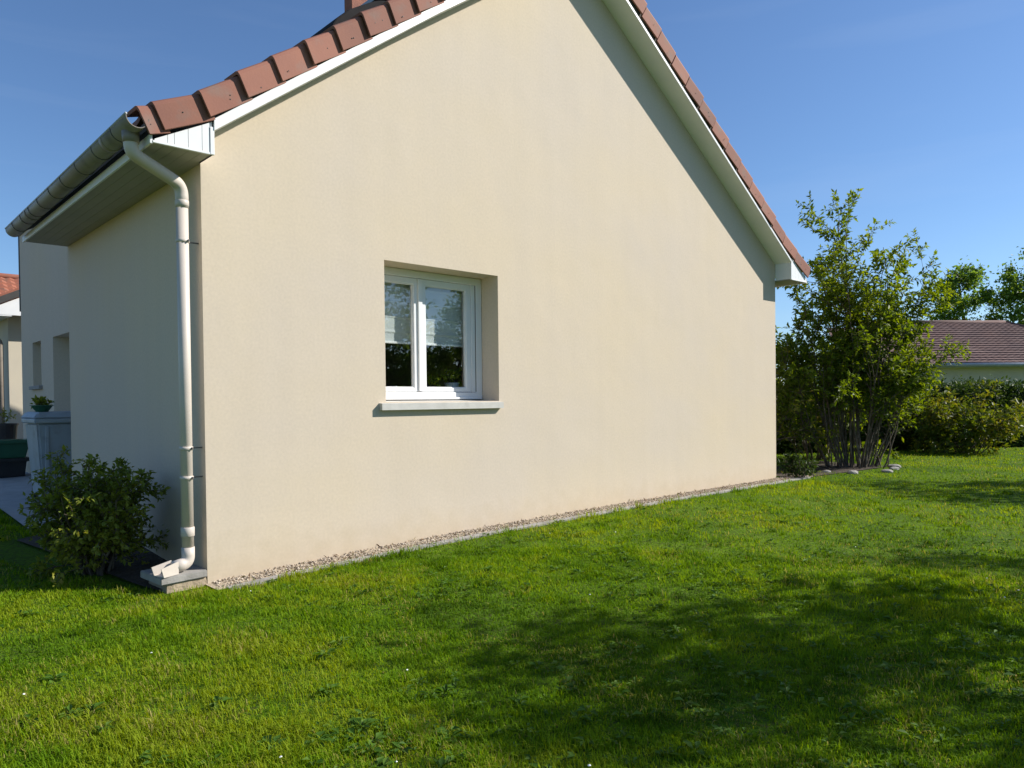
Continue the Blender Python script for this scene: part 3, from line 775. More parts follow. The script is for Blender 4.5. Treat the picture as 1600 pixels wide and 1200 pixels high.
def unit(v): return v/(np.linalg.norm(v)+1e-9)
def grow(rng, p, d, L, r, depth, tubes, anchors, P):
    n = max(4, int(L/P.get('seg', .15))); step = L/n
    p = np.array(p, float); d = unit(np.array(d, float)); pts = [p.copy()]; dirs = [d.copy()]
    for i in range(n):
        d = unit(d+rng.normal(0, P['wob'], 3)+np.array([0, 0, P['trop']])*step)
        p = p+d*step; pts.append(p.copy()); dirs.append(d.copy())
    tubes.append((np.array(pts), np.linspace(r, max(r*.25, .0022), n+1)))
    if depth <= P['leafdepth']:
        t0 = P['leaffrom'] if depth > 0 else .08
        m_ = int(L*(1-t0)/P['leafgap'])
        for k in range(m_):
            f = (t0+(1-t0)*(k+rng.random())/max(m_, 1))*n; i = min(int(f), n-1)
            anchors.append(np.concatenate([pts[i]+(pts[i+1]-pts[i])*(f-i), dirs[i]]))
        anchors.append(np.concatenate([pts[-1], dirs[-1]]))
    if depth > 0:
        for k in range(P['kids'][depth-1]):
            t = P['from']+(1-P['from'])*rng.random()**.9; i = min(int(t*n), n-1)
            perp = rng.normal(0, 1, 3); perp -= dirs[i]*(perp@dirs[i]); perp = unit(perp)
            a = math.radians(rng.uniform(*P['ang'])); cdir = dirs[i]*math.cos(a)+perp*math.sin(a)
            grow(rng, pts[i], cdir, L*P['ratio']*(1.15-.6*t)*rng.uniform(.7, 1.25), max(r*(1-.7*t)*.6, .003), depth-1, tubes, anchors, P)

def leaves_from(rng, anchors, per, L, Wd, spread=60, up=.5):
    A = np.array(anchors); A = np.repeat(A, per, axis=0); n = len(A)
    d = A[:, 3:]; perp = rng.normal(0, 1, (n, 3)); perp -= d*np.sum(perp*d, 1)[:, None]; perp /= np.linalg.norm(perp, axis=1)[:, None]
    a = np.radians(rng.uniform(spread*.5, spread*1.25, n))[:, None]
    Dv = d*np.cos(a)+perp*np.sin(a); Dv[:, 2] -= .12
    Nv = rng.normal(0, .55, (n, 3)); Nv[:, 2] += up+.4
    Ls = L*rng.uniform(.6, 1.25, n); return A[:, :3]+rng.normal(0, .008, (n, 3)), Dv, Nv, Ls, Ls*Wd*rng.uniform(.85, 1.15, n)

def tints(rng, P, lo=.1, hi=.9, s=1.2):
    return np.clip(lo+(hi-lo)*(.55*fbm(P[:, 0]+P[:, 2]*.7, P[:, 1]+P[:, 2], s, 11, 2)+.45*rng.random(len(P))), 0, 1)

# ------------------------------------------------------------------ many-stemmed tall shrub by the right corner
def tall_shrub():
    rng = np.random.default_rng(21)
    bx, by = 11.35, -.02; bz = float(gz(bx, by))
    t = empty('tall_shrub', (bx, by, bz)); tag(t, 'tall multi-stemmed green shrub beside the right corner of the house', 'shrub')
    P = dict(wob=.05, trop=.10, leafdepth=1, leaffrom=.40, leafgap=.040, kids=(6, 9), ang=(28, 66), ratio=.38, seg=.16)
    # main stems: (azimuth in world radians, lean, length)
    stems = []
    cr = np.array([.731, -.683, 0]); cf = np.array([.683, .731, 0])
    lay = [(-.02, 3.75, .03), (.10, 4.55, .02), (.30, 3.9, .10), (.42, 3.3, .1), (-.30, 3.2, .05), (-.42, 2.9, -.1), (.52, 2.9, -.05), (-.14, 3.5, -.12), (.18, 3.3, -.15),
           (-.55, 2.4, .1), (.62, 2.3, .15), (.02, 2.9, .25), (-.22, 2.5, .3), (.36, 2.6, -.3), (-.65, 1.9, -.15), (.70, 1.8, -.2), (.05, 3.2, .2), (-.10, 2.9, .2), (.24, 3.4, .12), (.48, 2.6, .25), (-.36, 2.6, .25), (.80, 2.2, .1), (.15, 2.5, -.25), (.06, 4.2, .05), (.20, 4.1, 0), (-.06, 3.9, -.05), (.36, 3.7, .05), (-.20, 3.5, .1), (-.48, 3.0, .1), (.80, 1.9, 0), (.85, 1.6, .1), (.70, 2.4, -.1), (-.85, 2.3, .1), (-.95, 1.8, 0), (.62, 3.0, .0)]
    allanch = []
    for k, (lean, ln, fw_) in enumerate(lay):
        off = cr*rng.normal(lean*.50, .10)+cf*rng.normal(0, .14)
        tubes = []; anch = []
        d = np.array([0, 0, 1.])+cr*lean*.62+cf*fw_*.7
        Q = dict(P); Q['from'] = .30; 
        grow(rng, off+np.array([0, 0, -.05]), d, ln, rng.uniform(.013, .023) if k > 1 else .034, 2, tubes, anch, Q)
        joined_tubes('stem', tubes, M['bark'], t, 6)
        allanch += anch
    # thin bare suckers around the foot
    for k in range(16):
        off = cr*rng.normal(-.05, .36)+cf*rng.normal(0, .16); d = np.array([0, 0, 1.])+cr*rng.normal(0, .22)+cf*rng.normal(0, .22)
        tubes = []; anch = []; Q = dict(P); Q['from'] = .7; Q['kids'] = (2,); Q['leaffrom'] = .72
        grow(rng, off+np.array([0, 0, -.05]), d, rng.uniform(1.2, 2.0), rng.uniform(.008, .014), 1, tubes, anch, Q)
        joined_tubes('stem', tubes, M['bark'], t, 5); allanch += anch
    Pp, Dv, Nv, L, Wd = leaves_from(rng, allanch, 2, .092, .46)
    keep = rng.random(len(Pp)) < np.clip(.15+(Pp[:, 2]-.65)*1.2, 0.04, 1)
    Pp, Dv, Nv, L, Wd = [a[keep] for a in (Pp, Dv, Nv, L, Wd)]
    c = leaf_mesh('crown', Pp, Dv, Nv, L, Wd, tints(rng, Pp, .0, 1.0), M['shrub_leaf'], t); c['kind'] = 'stuff'
tall_shrub()

def round_bush(name, label, loc, hgt, rad, nstem, leafL, mat, seed, leafW=.45, per=2, gap=.05, lean=.8, group=None, kids=(4, 5), bark='bark', squash=1.0, cat='bush'):
    rng = np.random.default_rng(seed); z = float(gz(loc[0], loc[1]))
    t = empty(name, (loc[0], loc[1], z)); tag(t, label, cat, group)
    P = dict(wob=.09, trop=.06, leafdepth=1, leaffrom=.2, leafgap=gap, kids=kids, ang=(30, 75), ratio=.5, seg=.1); P['from'] = .2
    tubes = []; anch = []
    for k in range(nstem):
        az = rng.uniform(0, 2*math.pi); ln = rng.uniform(.15, 1)**.7*lean
        d = np.array([math.cos(az)*ln, math.sin(az)*ln*squash, 1.])
        off = np.array([math.cos(az), math.sin(az)*squash, 0])*rng.uniform(0, .22)*rad
        grow(rng, off+np.array([0, 0, -.03]), d, hgt*rng.uniform(.6, 1.0)*math.sqrt(1+.35*ln*ln), .006+.010*hgt*rng.random(), 2, tubes, anch, P)
    joined_tubes('stems', tubes, M[bark], t, 5)
    Pp, Dv, Nv, L, Wd = leaves_from(rng, anch, per, leafL, leafW)
    rr = np.hypot(Pp[:, 0], Pp[:, 1]); k = (Pp[:, 2] > .02) & (Pp[:, 2] < hgt*1.12) & (rr < rad*(1.1+.25*rng.random(len(Pp))))
    Pp, Dv, Nv, L, Wd = [a[k] for a in (Pp, Dv, Nv, L, Wd)]
    c = leaf_mesh('foliage', Pp, Dv, Nv, L, Wd, tints(rng, Pp, 0, 1, 2.5), M[mat], t); c['kind'] = 'stuff'
    return t

round_bush('corner_bush', 'dark leafy bush in the shade beside the downpipe', (-.52, .90), .94, .46, 34, .048, 'bush_leaf', 11, leafW=.5, per=3, gap=.028, lean=.52)
round_bush('garden_bush', 'dense bush with yellowing leaves in front of the hedge', (16.6, -.35), 1.50, 1.35, 24, .12, 'yellow_leaf', 8, per=3, gap=.085, lean=.95)
round_bush('garden_bush', 'tall green bush behind the multi-stemmed shrub', (12.6, 1.3), 2.5, 1.5, 20, .13, 'shrub_leaf', 15, per=3, gap=.10, lean=.7)
round_bush('low_plant', 'small leafy plant at the foot of the right wall corner', (9.08, -.16), .42, .30, 8, .075, 'hedge_leaf', 18, per=2, gap=.05, lean=.7, cat='plant')
round_bush('garden_bush', 'leggy bush tucked between house wall and tall shrub', (10.4, 1.35), 2.75, 1.15, 15, .11, 'yellow_leaf', 26, per=2, gap=.08, lean=.55)

def hedge():
    rng = np.random.default_rng(31)
    a = np.array([11.2, 4.4]); b = np.array([24.5, -2.6]); ln = np.linalg.norm(b-a); u = (b-a)/ln; nv = np.array([-u[1], u[0]])
    t = empty('hedge', (a[0], a[1], 0)); tag(t, 'dark green garden hedge below the brown tiled roof', 'hedge')
    n = 60000
    s = rng.random(n)*ln
    top = 1.14+.26*fbm(s, s*0, .7, 3)+.25*fbm(s, s*0, 2.5, 9)
    face = rng.random(n); z = np.where(face < .78, rng.random(n)**.85*top, top+rng.normal(0, .09, n))
    o = np.where(face < .78, -.55-.30*fbm(s, z, 1.3, 2)+np.abs(rng.normal(0, .14, n)), rng.uniform(-.7, .6, n))
    P = np.stack([a[0]*0+u[0]*s+nv[0]*o, u[1]*s+nv[1]*o, z+.12], 1)
    Dv = rng.normal(0, 1, (n, 3)); Dv[:, :2] -= nv*.8; Dv[:, 2] += .35
    Nv = rng.normal(0, .6, (n, 3)); Nv[:, :2] -= nv*.7; Nv[:, 2] += .5
    L = .085*rng.uniform(.7, 1.4, n)
    f = leaf_mesh('foliage', P, Dv, Nv, L, L*.5, tints(rng, P, 0, 1, 1.5), M['hedge_leaf'], t); f['kind'] = 'stuff'
    # added dark core that blocks light through the hedge
    ns, nz = 70, 8; V, F = [], []
    for side in (-.42, .42):
        for i in range(ns+1):
            for j in range(nz+1):
                s_, z_ = ln*i/ns, 1.14*j/nz
                q = side+(.18*(fbm(s_, z_, 2.2, 5)-.5))*np.sign(side)
                V.append((u[0]*s_+nv[0]*q, u[1]*s_+nv[1]*q, .05+z_+.12*float(fbm(s_, z_, 1.7, 8))))
    m_ = (ns+1)*(nz+1)
    for sd_ in range(2):
        for i in range(ns):
            for j in range(nz): k = sd_*m_+i*(nz+1)+j; F.append((k, k+1, k+nz+2, k+nz+1))
    for i in range(ns): k = i*(nz+1)+nz; F.append((k, k+nz+1, m_+k+nz+1, m_+k))
    mesh('opaque_core', V, F, M['bark_dark'], t)
    for k in range(26):
        s_ = ln*(k+.5)/26
        sweep('hedge_stem', [(u[0]*s_-nv[0]*.5, u[1]*s_-nv[1]*.5, .0), (u[0]*s_-nv[0]*.52, u[1]*s_-nv[1]*.52, .7)], [.03, .015], M['bark'], t, 6)
hedge()

# ------------------------------------------------------------------ trees
def tree(name, label, loc, hgt, crown_r, crown_z0, seed, leafL, nleaf, nlimb=9, trunk_r=.12, group=None, mat='tree_leaf', clump=.55, squash=.75, dens=1.0, lowest=.3):
    """tapered trunk, limbs, and leaf clumps carried at the limb ends, with gaps between the clumps"""
    rng = np.random.default_rng(seed); z0 = float(gz(loc[0], loc[1]))
    t = empty(name, (loc[0], loc[1], z0)); tag(t, label, 'tree', group)
    tp = [np.array([0, 0, -.1])]; d = np.array([0, 0, 1.]); n = 9
    for i in range(n):
        d = unit(d+rng.normal(0, .06, 3)+np.array([0, 0, .1])); tp.append(tp[-1]+d*(hgt*.92+.1)/n)
    tp = np.array(tp)
    sweep('trunk', tp, np.linspace(trunk_r, trunk_r*.18, n+1), M['bark_dark'], t, 9)
    centres = []; tubes = []
    for k in range(nlimb):
        f = lowest+(1-lowest)*(k+rng.random())/nlimb*.95
        i = min(int(f*n), n-1); p0 = tp[i]+(tp[i+1]-tp[i])*(f*n-i)
        az = k*2.4+rng.normal(0, .4); zrel = (p0[2]-crown_z0)/(hgt-crown_z0)
        reach = crown_r*math.sqrt(max(.08, 1-(2*min(max(zrel, 0), 1)-.8)**2*.75))*rng.uniform(.65, 1.1)
        d = unit(np.array([math.cos(az), math.sin(az), rng.uniform(.25, .8)]))
        anch = []; tb = []
        P = dict(wob=.09, trop=.05, leafdepth=1, leaffrom=.35, leafgap=.25, kids=(3, 4), ang=(25, 55), ratio=.5, seg=.3); P['from'] = .35
        grow(rng, p0, d, reach, trunk_r*.38*(1.15-f), 2, tb, anch, P)
        tubes += tb; centres += [a[:3] for a in anch]
    centres += [tp[-1], tp[-2]]
    joined_tubes('limbs', tubes, M['bark_dark'], t, 5)
    C_ = np.array(centres); pick = rng.integers(0, len(C_), nleaf)
    off = rng.normal(0, 1, (nleaf, 3))*clump*np.array([.5, .5, .5*squash])
    Pp = C_[pick]+off*rng.uniform(.4, 1.0, len(C_))[pick][:, None]
    Pp = Pp[Pp[:, 2] > crown_z0*.7]
    m_ = len(Pp)
    Dv = rng.normal(0, 1, (m_, 3)); Nv = rng.normal(0, .6, (m_, 3)); Nv[:, 2] += .7
    L = leafL*rng.uniform(.6, 1.3, m_)
    c = leaf_mesh('crown', Pp, Dv, Nv, L, L*.55, tints(rng, Pp, 0, 1, .8), M[mat], t); c['kind'] = 'stuff'
    return t
def at(u, v, dist):
    """world point on the sight line of a photograph pixel at a given distance (used to measure positions)"""
    dd = np.array(fwd)+np.array(r2)*(u-800)/FOC+np.array(u2)*(600+SH-v)/FOC
    return CAM+dd*dist
for i, (u, dist, hgt, cr_, seed, lab) in enumerate((
        (1518, 46, 9.6, 1.65, 51, 'tall open-crowned tree behind the brown roof, left of the pair'),
        (1606, 44, 9.7, 2.1, 52, 'fuller green tree behind the right end of the brown roof'),
        (1655, 47, 11.0, 3.4, 53, 'tall tree at the far right edge behind the brown roof'))):
    p = at(u, 640, dist)
    tree('background_tree', lab, (p[0], p[1]), hgt, cr_, 3.0, seed, .22, 8000, 22, .22, 'trees behind the brown roof', clump=.62, squash=1.0, lowest=.30)

p = at(1466, 560, 50)
tree('background_tree', 'small bare-looking tree left of the brown roof chimney', (p[0], p[1]), 5.6, 1.5, 2.0, 57, .20, 900, 10, .1, 'trees behind the brown roof', clump=.6)

# trees of the garden to the right of the view; they throw the shade on the lawn
for k, (loc, hgt, cr_, z0, seed, nl, lab) in enumerate((
        ((6.0, -6.75), 4.8, 1.9, 1.5, 61, 5000, 'garden tree nearest the lawn, reflected in the left window pane'),
        ((11.6, -8.3), 7.0, 1.7, 3.6, 62, 4200, 'garden tree further off, right of the lawn'),
        ((12.7, -12.8), 4.7, 1.4, 1.6, 63, 4000, 'garden tree reflected in the right window pane'),
        ((14.6, -6.2), 5.2, 1.5, 2.4, 64, 4200, 'garden tree shading the far lawn'))):
    tree('garden_tree', lab, loc, hgt, cr_, z0, seed, .13, nl, 12, .11, 'garden trees right of the lawn', clump=.55, lowest=.35)

def boundary_hedge():
    rng = np.random.default_rng(35); n = 16000
    a = np.array([7.5, -19.5]); b = np.array([24.0, -8.5]); ln = np.linalg.norm(b-a); u = (b-a)/ln; nv = np.array([-u[1], u[0]])
    t = empty('boundary_hedge', (a[0], a[1], -.2)); tag(t, 'tall dark hedge behind the garden trees on the right', 'hedge')
    q = rng.random(n)*ln; top = 2.9+.5*fbm(q, q*0, .6, 3); face = rng.random(n)
    z = np.where(face < .8, rng.random(n)*top, top+rng.normal(0, .1, n)); o = np.where(face < .8, .5+np.abs(rng.normal(0, .1, n)), rng.uniform(-.5, .5, n))
    P = np.stack([u[0]*q+nv[0]*o, u[1]*q+nv[1]*o, z], 1); Dv = rng.normal(0, 1, (n, 3)); Nv = rng.normal(0, .6, (n, 3)); Nv[:, :2] += nv*.7; Nv[:, 2] += .4
    L = .20*rng.uniform(.7, 1.4, n)
    f = leaf_mesh('foliage', P, Dv, Nv, L, L*.55, tints(rng, P, 0, 1, 1.5), M['hedge_leaf'], t); f['kind'] = 'stuff'
    V, F = [], []
    for i in range(41):
        for side, zz in ((-.45, 0), (-.45, 2.8), (.45, 2.8), (.45, 0)):
            q_ = ln*i/40; w_ = side*(1+.2*math.sin(i*1.7)); V.append((u[0]*q_+nv[0]*w_, u[1]*q_+nv[1]*w_, zz+(.15*math.sin(i*2.3) if zz else 0)))
    for i in range(40):
        for k in range(3): F.append((4*i+k, 4*i+k+1, 4*i+5+k, 4*i+4+k))
    mesh('opaque_core', V, F, M['bark_dark'], t)
boundary_hedge()

# ------------------------------------------------------------------ neighbour's house beyond the hedge
def right_neighbour():
    c = at(1515, 600, 31.0); rt = np.array([.80, -.60, 0]); fw_ = np.array([.60, .80, 0])
    t = empty('neighbour_house', (c[0], c[1], .1), math.atan2(rt[1], rt[0]))
    tag(t, 'neighbour house with brown tiled roof beyond the hedge', 'house')
    # local: x along the ridge (to the right), y away from the viewer
    x0, x1, yd, ze, zr = -2.6, 9.0, 3.2, 2.62, 4.62
    box('wall', (x0+.5, .5, -.3), (x1-.5, 2*yd-.5, ze), M['neighbour_wall'], t)
    xr0, xr1 = x0+.1, x1-4.8
    # front slope in stepped courses
    n = 18; V, F = [], []
    for k in range(n):
        for f, up in ((k/n, .045), ((k+1)/n, .0)):
            y = -.05+yd*f; z = ze+(zr-ze)*f+up
            xa = x0; xb = x1+(xr1-x1)*f
            mcols = 110
            for j in range(mcols+1):
                xx = xa+(xb-xa)*j/mcols
                V.append((xx, y, z+.025*abs(math.sin(xx*math.pi/.3))))
        xa, xb = x0, x1+(xr1-x1)*k/n
        for j in range(111): V.append((xa+(xb-xa)*j/110, -.05+yd*k/n, ze+(zr-ze)*k/n-.02))
        o = k*3*111
        for j in range(110):
            F.append((o+j, o+j+1, o+112+j, o+111+j)); F.append((o+222+j, o+223+j, o+j+1, o+j))
    r = mesh('roof_tiles', V, F, M['tile_brown'], t); r['kind'] = 'stuff'
    mesh('roof_back', [(x0, 2*yd, ze), (x1, 2*yd, ze), (xr1, yd, zr-.01), (x0, yd, zr-.01), (x1, -.03, ze)], [(0, 1, 2, 3), (4, 2, 1)], M['tile_brown'], t)
    sweep('ridge', [(x0, yd, zr+.02), (xr1, yd, zr+.02)], .10, M['tile_brown'], t, 10)
    sweep('hip', [(xr1, yd, zr+.02), (x1, -.05, ze+.05)], .09, M['tile_brown'], t, 10)
    sweep('gutter', [(x0, -.14, ze-.06), (x1, -.14, ze-.06)], .075, M['zinc'], t, 10)
    box('fascia', (x0, -.06, ze-.16), (x1, -.03, ze-.01), M['zinc'], t)
    box('soffit', (x0, -.03, ze-.15), (x1, .5, ze-.13), M['white'], t)
    ch_ = box('chimney', (-1.50, yd-.35, zr-.6), (-1.0, yd+.1, zr+.32), M['brick'], t, .01)
    box('chimney_cap', (-1.55, yd-.40, zr+.321), (-.95, yd+.15, zr+.37), M['concrete'], ch_, .01)
    w_ = box('shutter', (3.4, .44, 1.2), (4.3, .497, 2.2), M['white'], t, .01)
    # lower wing at the left with its own valley
    mesh('wing_roof', [(x0-3.2, -.8, ze-.05), (x0+.6, -.8, ze-.05), (x0+.2, 1.9, zr-.35), (x0-2.6, 1.9, zr-.35)], [(0, 1, 2, 3)], M['tile_brown'], t)
    box('wing_wall', (x0-2.8, -.3, -.3), (x0+.45, 3, ze-.12), M['neighbour_wall'], t)
right_neighbour()

# buildings beyond the entrance on the left
def left_buildings():
    # shaded annexe with a low eave, seen past the entrance wall
    t = empty('annexe', (0, 0, 0)); tag(t, 'shaded annexe with pale soffit and downpipe beyond the entrance', 'annexe')
    xw, y0, y1, ze = .78, 12.2, 19.0, 3.13
    box('wall', (xw, y0, -.2), (xw+4, y1, ze+.3), M['neighbour_wall'], t)
    box('soffit', (xw-.55, y0-.4, ze), (xw, y1, ze+.02), M['white'], t)
    prism('barge', [(xw-.60, ze+.03), (xw-.60, ze+.16), (xw+3.2, ze+2.1), (xw+3.2, ze+1.93)], 1, y0-.45, y0-.41, M['metal_dark'], t)
    prism('gable_panel', [(xw-.56, ze+.022), (xw+3.2, ze+.022), (xw+3.2, ze+1.93)], 1, y0-.405, y0-.38, M['white'], t)
    prism('roof', [(xw-.60, ze+.10), (xw-.60, ze+.2), (xw+3.2, ze+2.15), (xw+3.2, ze+2.05)], 1, y0-.40, y1, M['tile_old'], t)
    sweep('downpipe', round_path([(xw-.45, y0-.1, ze-.02), (xw-.45, y0-.1, ze-.25), (xw-.12, y0+.1, ze-.45), (xw-.12, y0+.1, .1)], .12), .05, M['gutter'], t, 12)
    # sunlit tiled roof further back
    n = empty('far_house', (0, 0, 0)); tag(n, 'distant house with sunlit orange tiled roof at the left edge', 'house')
    a = at(-60, 640, 27); xx0, xx1, yy, zE, zR = a[0]-2.0, a[0]+7, a[1], 4.1, 6.62
    box('wall', (xx0+.4, yy+.5, 0), (xx1-.4, yy+6, zE), M['neighbour_wall'], n)
    nc, mc = 14, 60; V, F = [], []
    for k in range(nc):
        for f, up in ((k/nc, .07), ((k+1)/nc, 0)):
            for j in range(mc+1):
                x_ = xx0+(xx1-xx0)*j/mc
                V.append((x_, yy+3.2*f, zE+(zR-zE)*f+up+.05*abs(math.sin(j*math.pi/2))))
        for j in range(mc+1): V.append((xx0+(xx1-xx0)*j/mc, yy+3.2*k/nc, zE+(zR-zE)*k/nc-.02))
        o = k*3*(mc+1)
        for j in range(mc): F.append((o+j, o+j+1, o+mc+2+j, o+mc+1+j)); F.append((o+2*(mc+1)+j, o+2*(mc+1)+j+1, o+j+1, o+j))
    r = mesh('roof_tiles', V, F, M['tile_old'], n); r['kind'] = 'stuff'
    mesh('roof_back', [(xx0, yy+6.4, zE), (xx1, yy+6.4, zE), (xx1, yy+3.2, zR-.02), (xx0, yy+3.2, zR-.02)], [(0, 1, 2, 3)], M['tile_old'], n)
    sweep('ridge', [(xx0, yy+3.2, zR+.05), (xx1, yy+3.2, zR+.05)], .12, M['tile_old'], n, 10)
left_buildings()

# ------------------------------------------------------------------ things by the entrance
def wheelie_bin():
    x, y = .03, 4.75; z = float(gz(x, y))+.022
    t = empty('rubbish_bin', (x, y, z), .02); tag(t, 'pale grey lidded rubbish bin by the entrance', 'rubbish bin')
    H = 1.0
    bm = bmesh.new()
    lo = [(-.21, -.24), (.21, -.24), (.21, .24), (-.21, .24)]; hi = [(-.27, -.30), (.27, -.30), (.27, .30), (-.27, .30)]
    A = [bm.verts.new((a, b, .03)) for a, b in lo]; B = [bm.verts.new((a, b, H-.08)) for a, b in hi]
    bm.faces.new(A[::-1]); bm.faces.new(B)
    for k in range(4): bm.faces.new((A[k], A[(k+1) % 4], B[(k+1) % 4], B[k]))
    bmesh.ops.recalc_face_normals(bm, faces=bm.faces[:]); bmesh.ops.bevel(bm, geom=bm.edges[:], offset=.025, segments=3, affect='EDGES')
    b_ = bmo('body', bm, M['bin'], t)
    for sx in (-.17, .17): box('rib', (sx-.02, -.315, .25), (sx+.02, -.262, H-.12), M['bin'], b_, .006)
    box('rim', (-.30, -.33, H-.085), (.30, .33, H-.03), M['bin'], t, .012)
    bm = bmesh.new()
    A = [bm.verts.new(v) for v in ((-.31, -.34, H-.028), (.31, -.34, H-.028), (.31, .35, H-.028), (-.31, .35, H-.028))]
    B = [bm.verts.new(v) for v in ((-.25, -.27, H+.04), (.25, -.27, H+.04), (.25, .33, H+.05), (-.25, .33, H+.05))]
    bm.faces.new(A[::-1]); bm.faces.new(B)
    for k in range(4): bm.faces.new((A[k], A[(k+1) % 4], B[(k+1) % 4], B[k]))
    bmesh.ops.recalc_face_normals(bm, faces=bm.faces[:]); bmesh.ops.bevel(bm, geom=bm.edges[:], offset=.014, segments=2, affect='EDGES')
    bmo('lid', bm, M['bin'], t)
    sweep('handle', [(-.2, .40, H-.06), (.2, .40, H-.06)], .016, M['bin'], t, 10)
    for sx in (-.18, .18): sweep('wheel', [(sx-.025, .24, .08), (sx+.025, .24, .08)], .08, M['black'], t, 20)
    return z+H
wheelie_bin()

def planter(name, label, loc, r0, r1, h, mat, seed, leaf=.07, tall=.2, n=7, z=None, cat='planter', lmat='bush_leaf'):
    rng = np.random.default_rng(seed); z = float(gz(loc[0], loc[1]))+.022 if z is None else z
    t = empty(name, (loc[0], loc[1], z)); tag(t, label, cat)
    sd_ = 18; V, F = [], []
    rings = [(r0*.98, 0), (r0, .008), (r1*.97, h*.9), (r1*1.05, h*.9), (r1*1.05, h), (r1*.93, h), (r1*.88, h*.86), (0.001, h*.86)]
    for r, zz in rings:
        for k in range(sd_): V.append((r*math.cos(2*math.pi*k/sd_), r*math.sin(2*math.pi*k/sd_), zz))
    for i in range(len(rings)-1):
        for k in range(sd_): a = i*sd_+k; b = i*sd_+(k+1) % sd_; F.append((a, b, b+sd_, a+sd_))
    F.append(tuple(range(sd_))[::-1])
    mesh('pot', V, F, mat, t, False)
    if n:
        P = dict(wob=.12, trop=.1, leafdepth=1, leaffrom=.2, leafgap=leaf*.55, kids=(3, 3), ang=(30, 70), ratio=.5, seg=.05); P['from'] = .2
        tubes, anch = [], []
        for k in range(n):
            az = rng.uniform(0, 6.28); d = np.array([math.cos(az)*.5, math.sin(az)*.5, 1])
            grow(rng, (rng.normal(0, r1*.3), rng.normal(0, r1*.3), h*.85), d, tall*rng.uniform(.6, 1.1), .004, 1, tubes, anch, P)
        joined_tubes('stems', tubes, M['bark'], t, 4)
        Pp, Dv, Nv, L, Wd = leaves_from(rng, anch, 2, leaf, .55)
        c = leaf_mesh('foliage', Pp, Dv, Nv, L, Wd, tints(rng, Pp), M[lmat], t); c['kind'] = 'stuff'
    return t
zb_ = float(gz(.03, 4.75))+.022
planter('bowl_planter', 'dark green bowl of low plants on the bin lid', (-.10, 4.85), .07, .12, .08, M['green'], 71, .06, .10, 8, z=zb_+1.047)
planter('black_planter', 'black plant pot with a thin stem by the annexe wall', (.42, 10.4), .15, .19, .36, M['black'], 72, .05, .5, 2, z=.70)
planter('window_plant', 'small green plant in a pinkish pot behind the window', (2.47, .44), .040, .052, .085, M['pot_terra'], 73, .045, .11, 7, z=1.4255, cat='potted plant', lmat='shrub_leaf')
planter('window_plant', 'leafy plant in a pale pot behind the window, right of the pink pot', (2.70, .44), .066, .074, .125, M['pot_white'], 74, .05, .16, 8, z=1.4255, cat='potted plant', lmat='shrub_leaf')
planter('window_plant', 'small pale pot behind the left window pane', (2.02, .52), .035, .045, .09, M['pot_white'], 75, .03, .03, 0, z=1.4255, cat='pot')

def tub(label, loc, name, sx0, sx1, h, mat, z, cat):
    t = empty(name, (*loc, z)); tag(t, label, cat)
    bm = bmesh.new()
    rows = []
    for s, zz in ((sx0, 0), (sx1, h-.05), (sx1+.05, h-.05), (sx1+.05, h), (sx1-.03, h), (sx0-.02, .03)):
        rows.append([bm.verts.new((a*s*1.25, b*s, zz)) for a, b in ((-1, -1), (1, -1), (1, 1), (-1, 1))])
    for a, b in zip(rows[:-1], rows[1:]):
        for k in range(4): bm.faces.new((a[k], a[(k+1) % 4], b[(k+1) % 4], b[k]))
    bm.faces.new(rows[0][::-1]); bm.faces.new(rows[-1])
    bmesh.ops.recalc_face_normals(bm, faces=bm.faces[:]); bmesh.ops.bevel(bm, geom=bm.edges[:], offset=.01, segments=2, affect='EDGES')
    b_ = bmo('shell', bm, mat, t)
    for k in (-1, 1): sweep('handle', round_path([(sx1*1.25*k, -.08, h-.03), ((sx1*1.25+.09)*k, -.08, h-.03), ((sx1*1.25+.09)*k, .08, h-.03), (sx1*1.25*k, .08, h-.03)], .03), .012, mat, t, 8)
    return t
zg = float(gz(.02, 7.6))+.021
tub('black plastic crate under the green tub on the path', (.0, 7.6), 'black_crate', .14, .16, .28, M['black'], zg, 'crate')
tub('green plastic tub with flared rim standing on a black crate', (.0, 7.6), 'green_tub', .15, .19, .27, M['green'], zg+.281, 'tub')
box('planter_plinth', (.20, 10.2, .1), (.64, 10.6, .699), M['black'], None, .01)
tag(bpy.data.objects['planter_plinth'], 'black plinth carrying the black plant pot', 'plinth')

# ------------------------------------------------------------------ gravel, kerb, stones
def ico():
    bm = bmesh.new(); bmesh.ops.create_icosphere(bm, subdivisions=1, radius=1)
    V = np.array([v.co[:] for v in bm.verts]); F = np.array([[v.index for v in f.verts] for f in bm.faces]); bm.free(); return V, F
ICV, ICF = ico()
def pebbles(name, label, P, S, mat, seed, kind='stuff', cat='gravel'):
    rng = np.random.default_rng(seed); n = len(P)
    sc = S[:, None]*rng.uniform(.6, 1.3, (n, 3)); sc[:, 2] *= .7
    jit = rng.uniform(.8, 1.2, (n, len(ICV), 1))
    V = ICV[None]*jit*sc[:, None, :]
    a = rng.uniform(0, 6.28, n); c, s = np.cos(a)[:, None], np.sin(a)[:, None]
    V = np.stack([V[..., 0]*c-V[..., 1]*s, V[..., 0]*s+V[..., 1]*c, V[..., 2]], -1)+P[:, None, :]
    F = (ICF[None]+(np.arange(n)*len(ICV))[:, None, None]).reshape(-1)
    o = npmesh(name, V.reshape(-1, 3), F, np.full(n*len(ICF), 3), mat, None, {'tint': np.repeat(rng.random(n), len(ICV))})
    tag(o, label, cat, kind=kind); return o
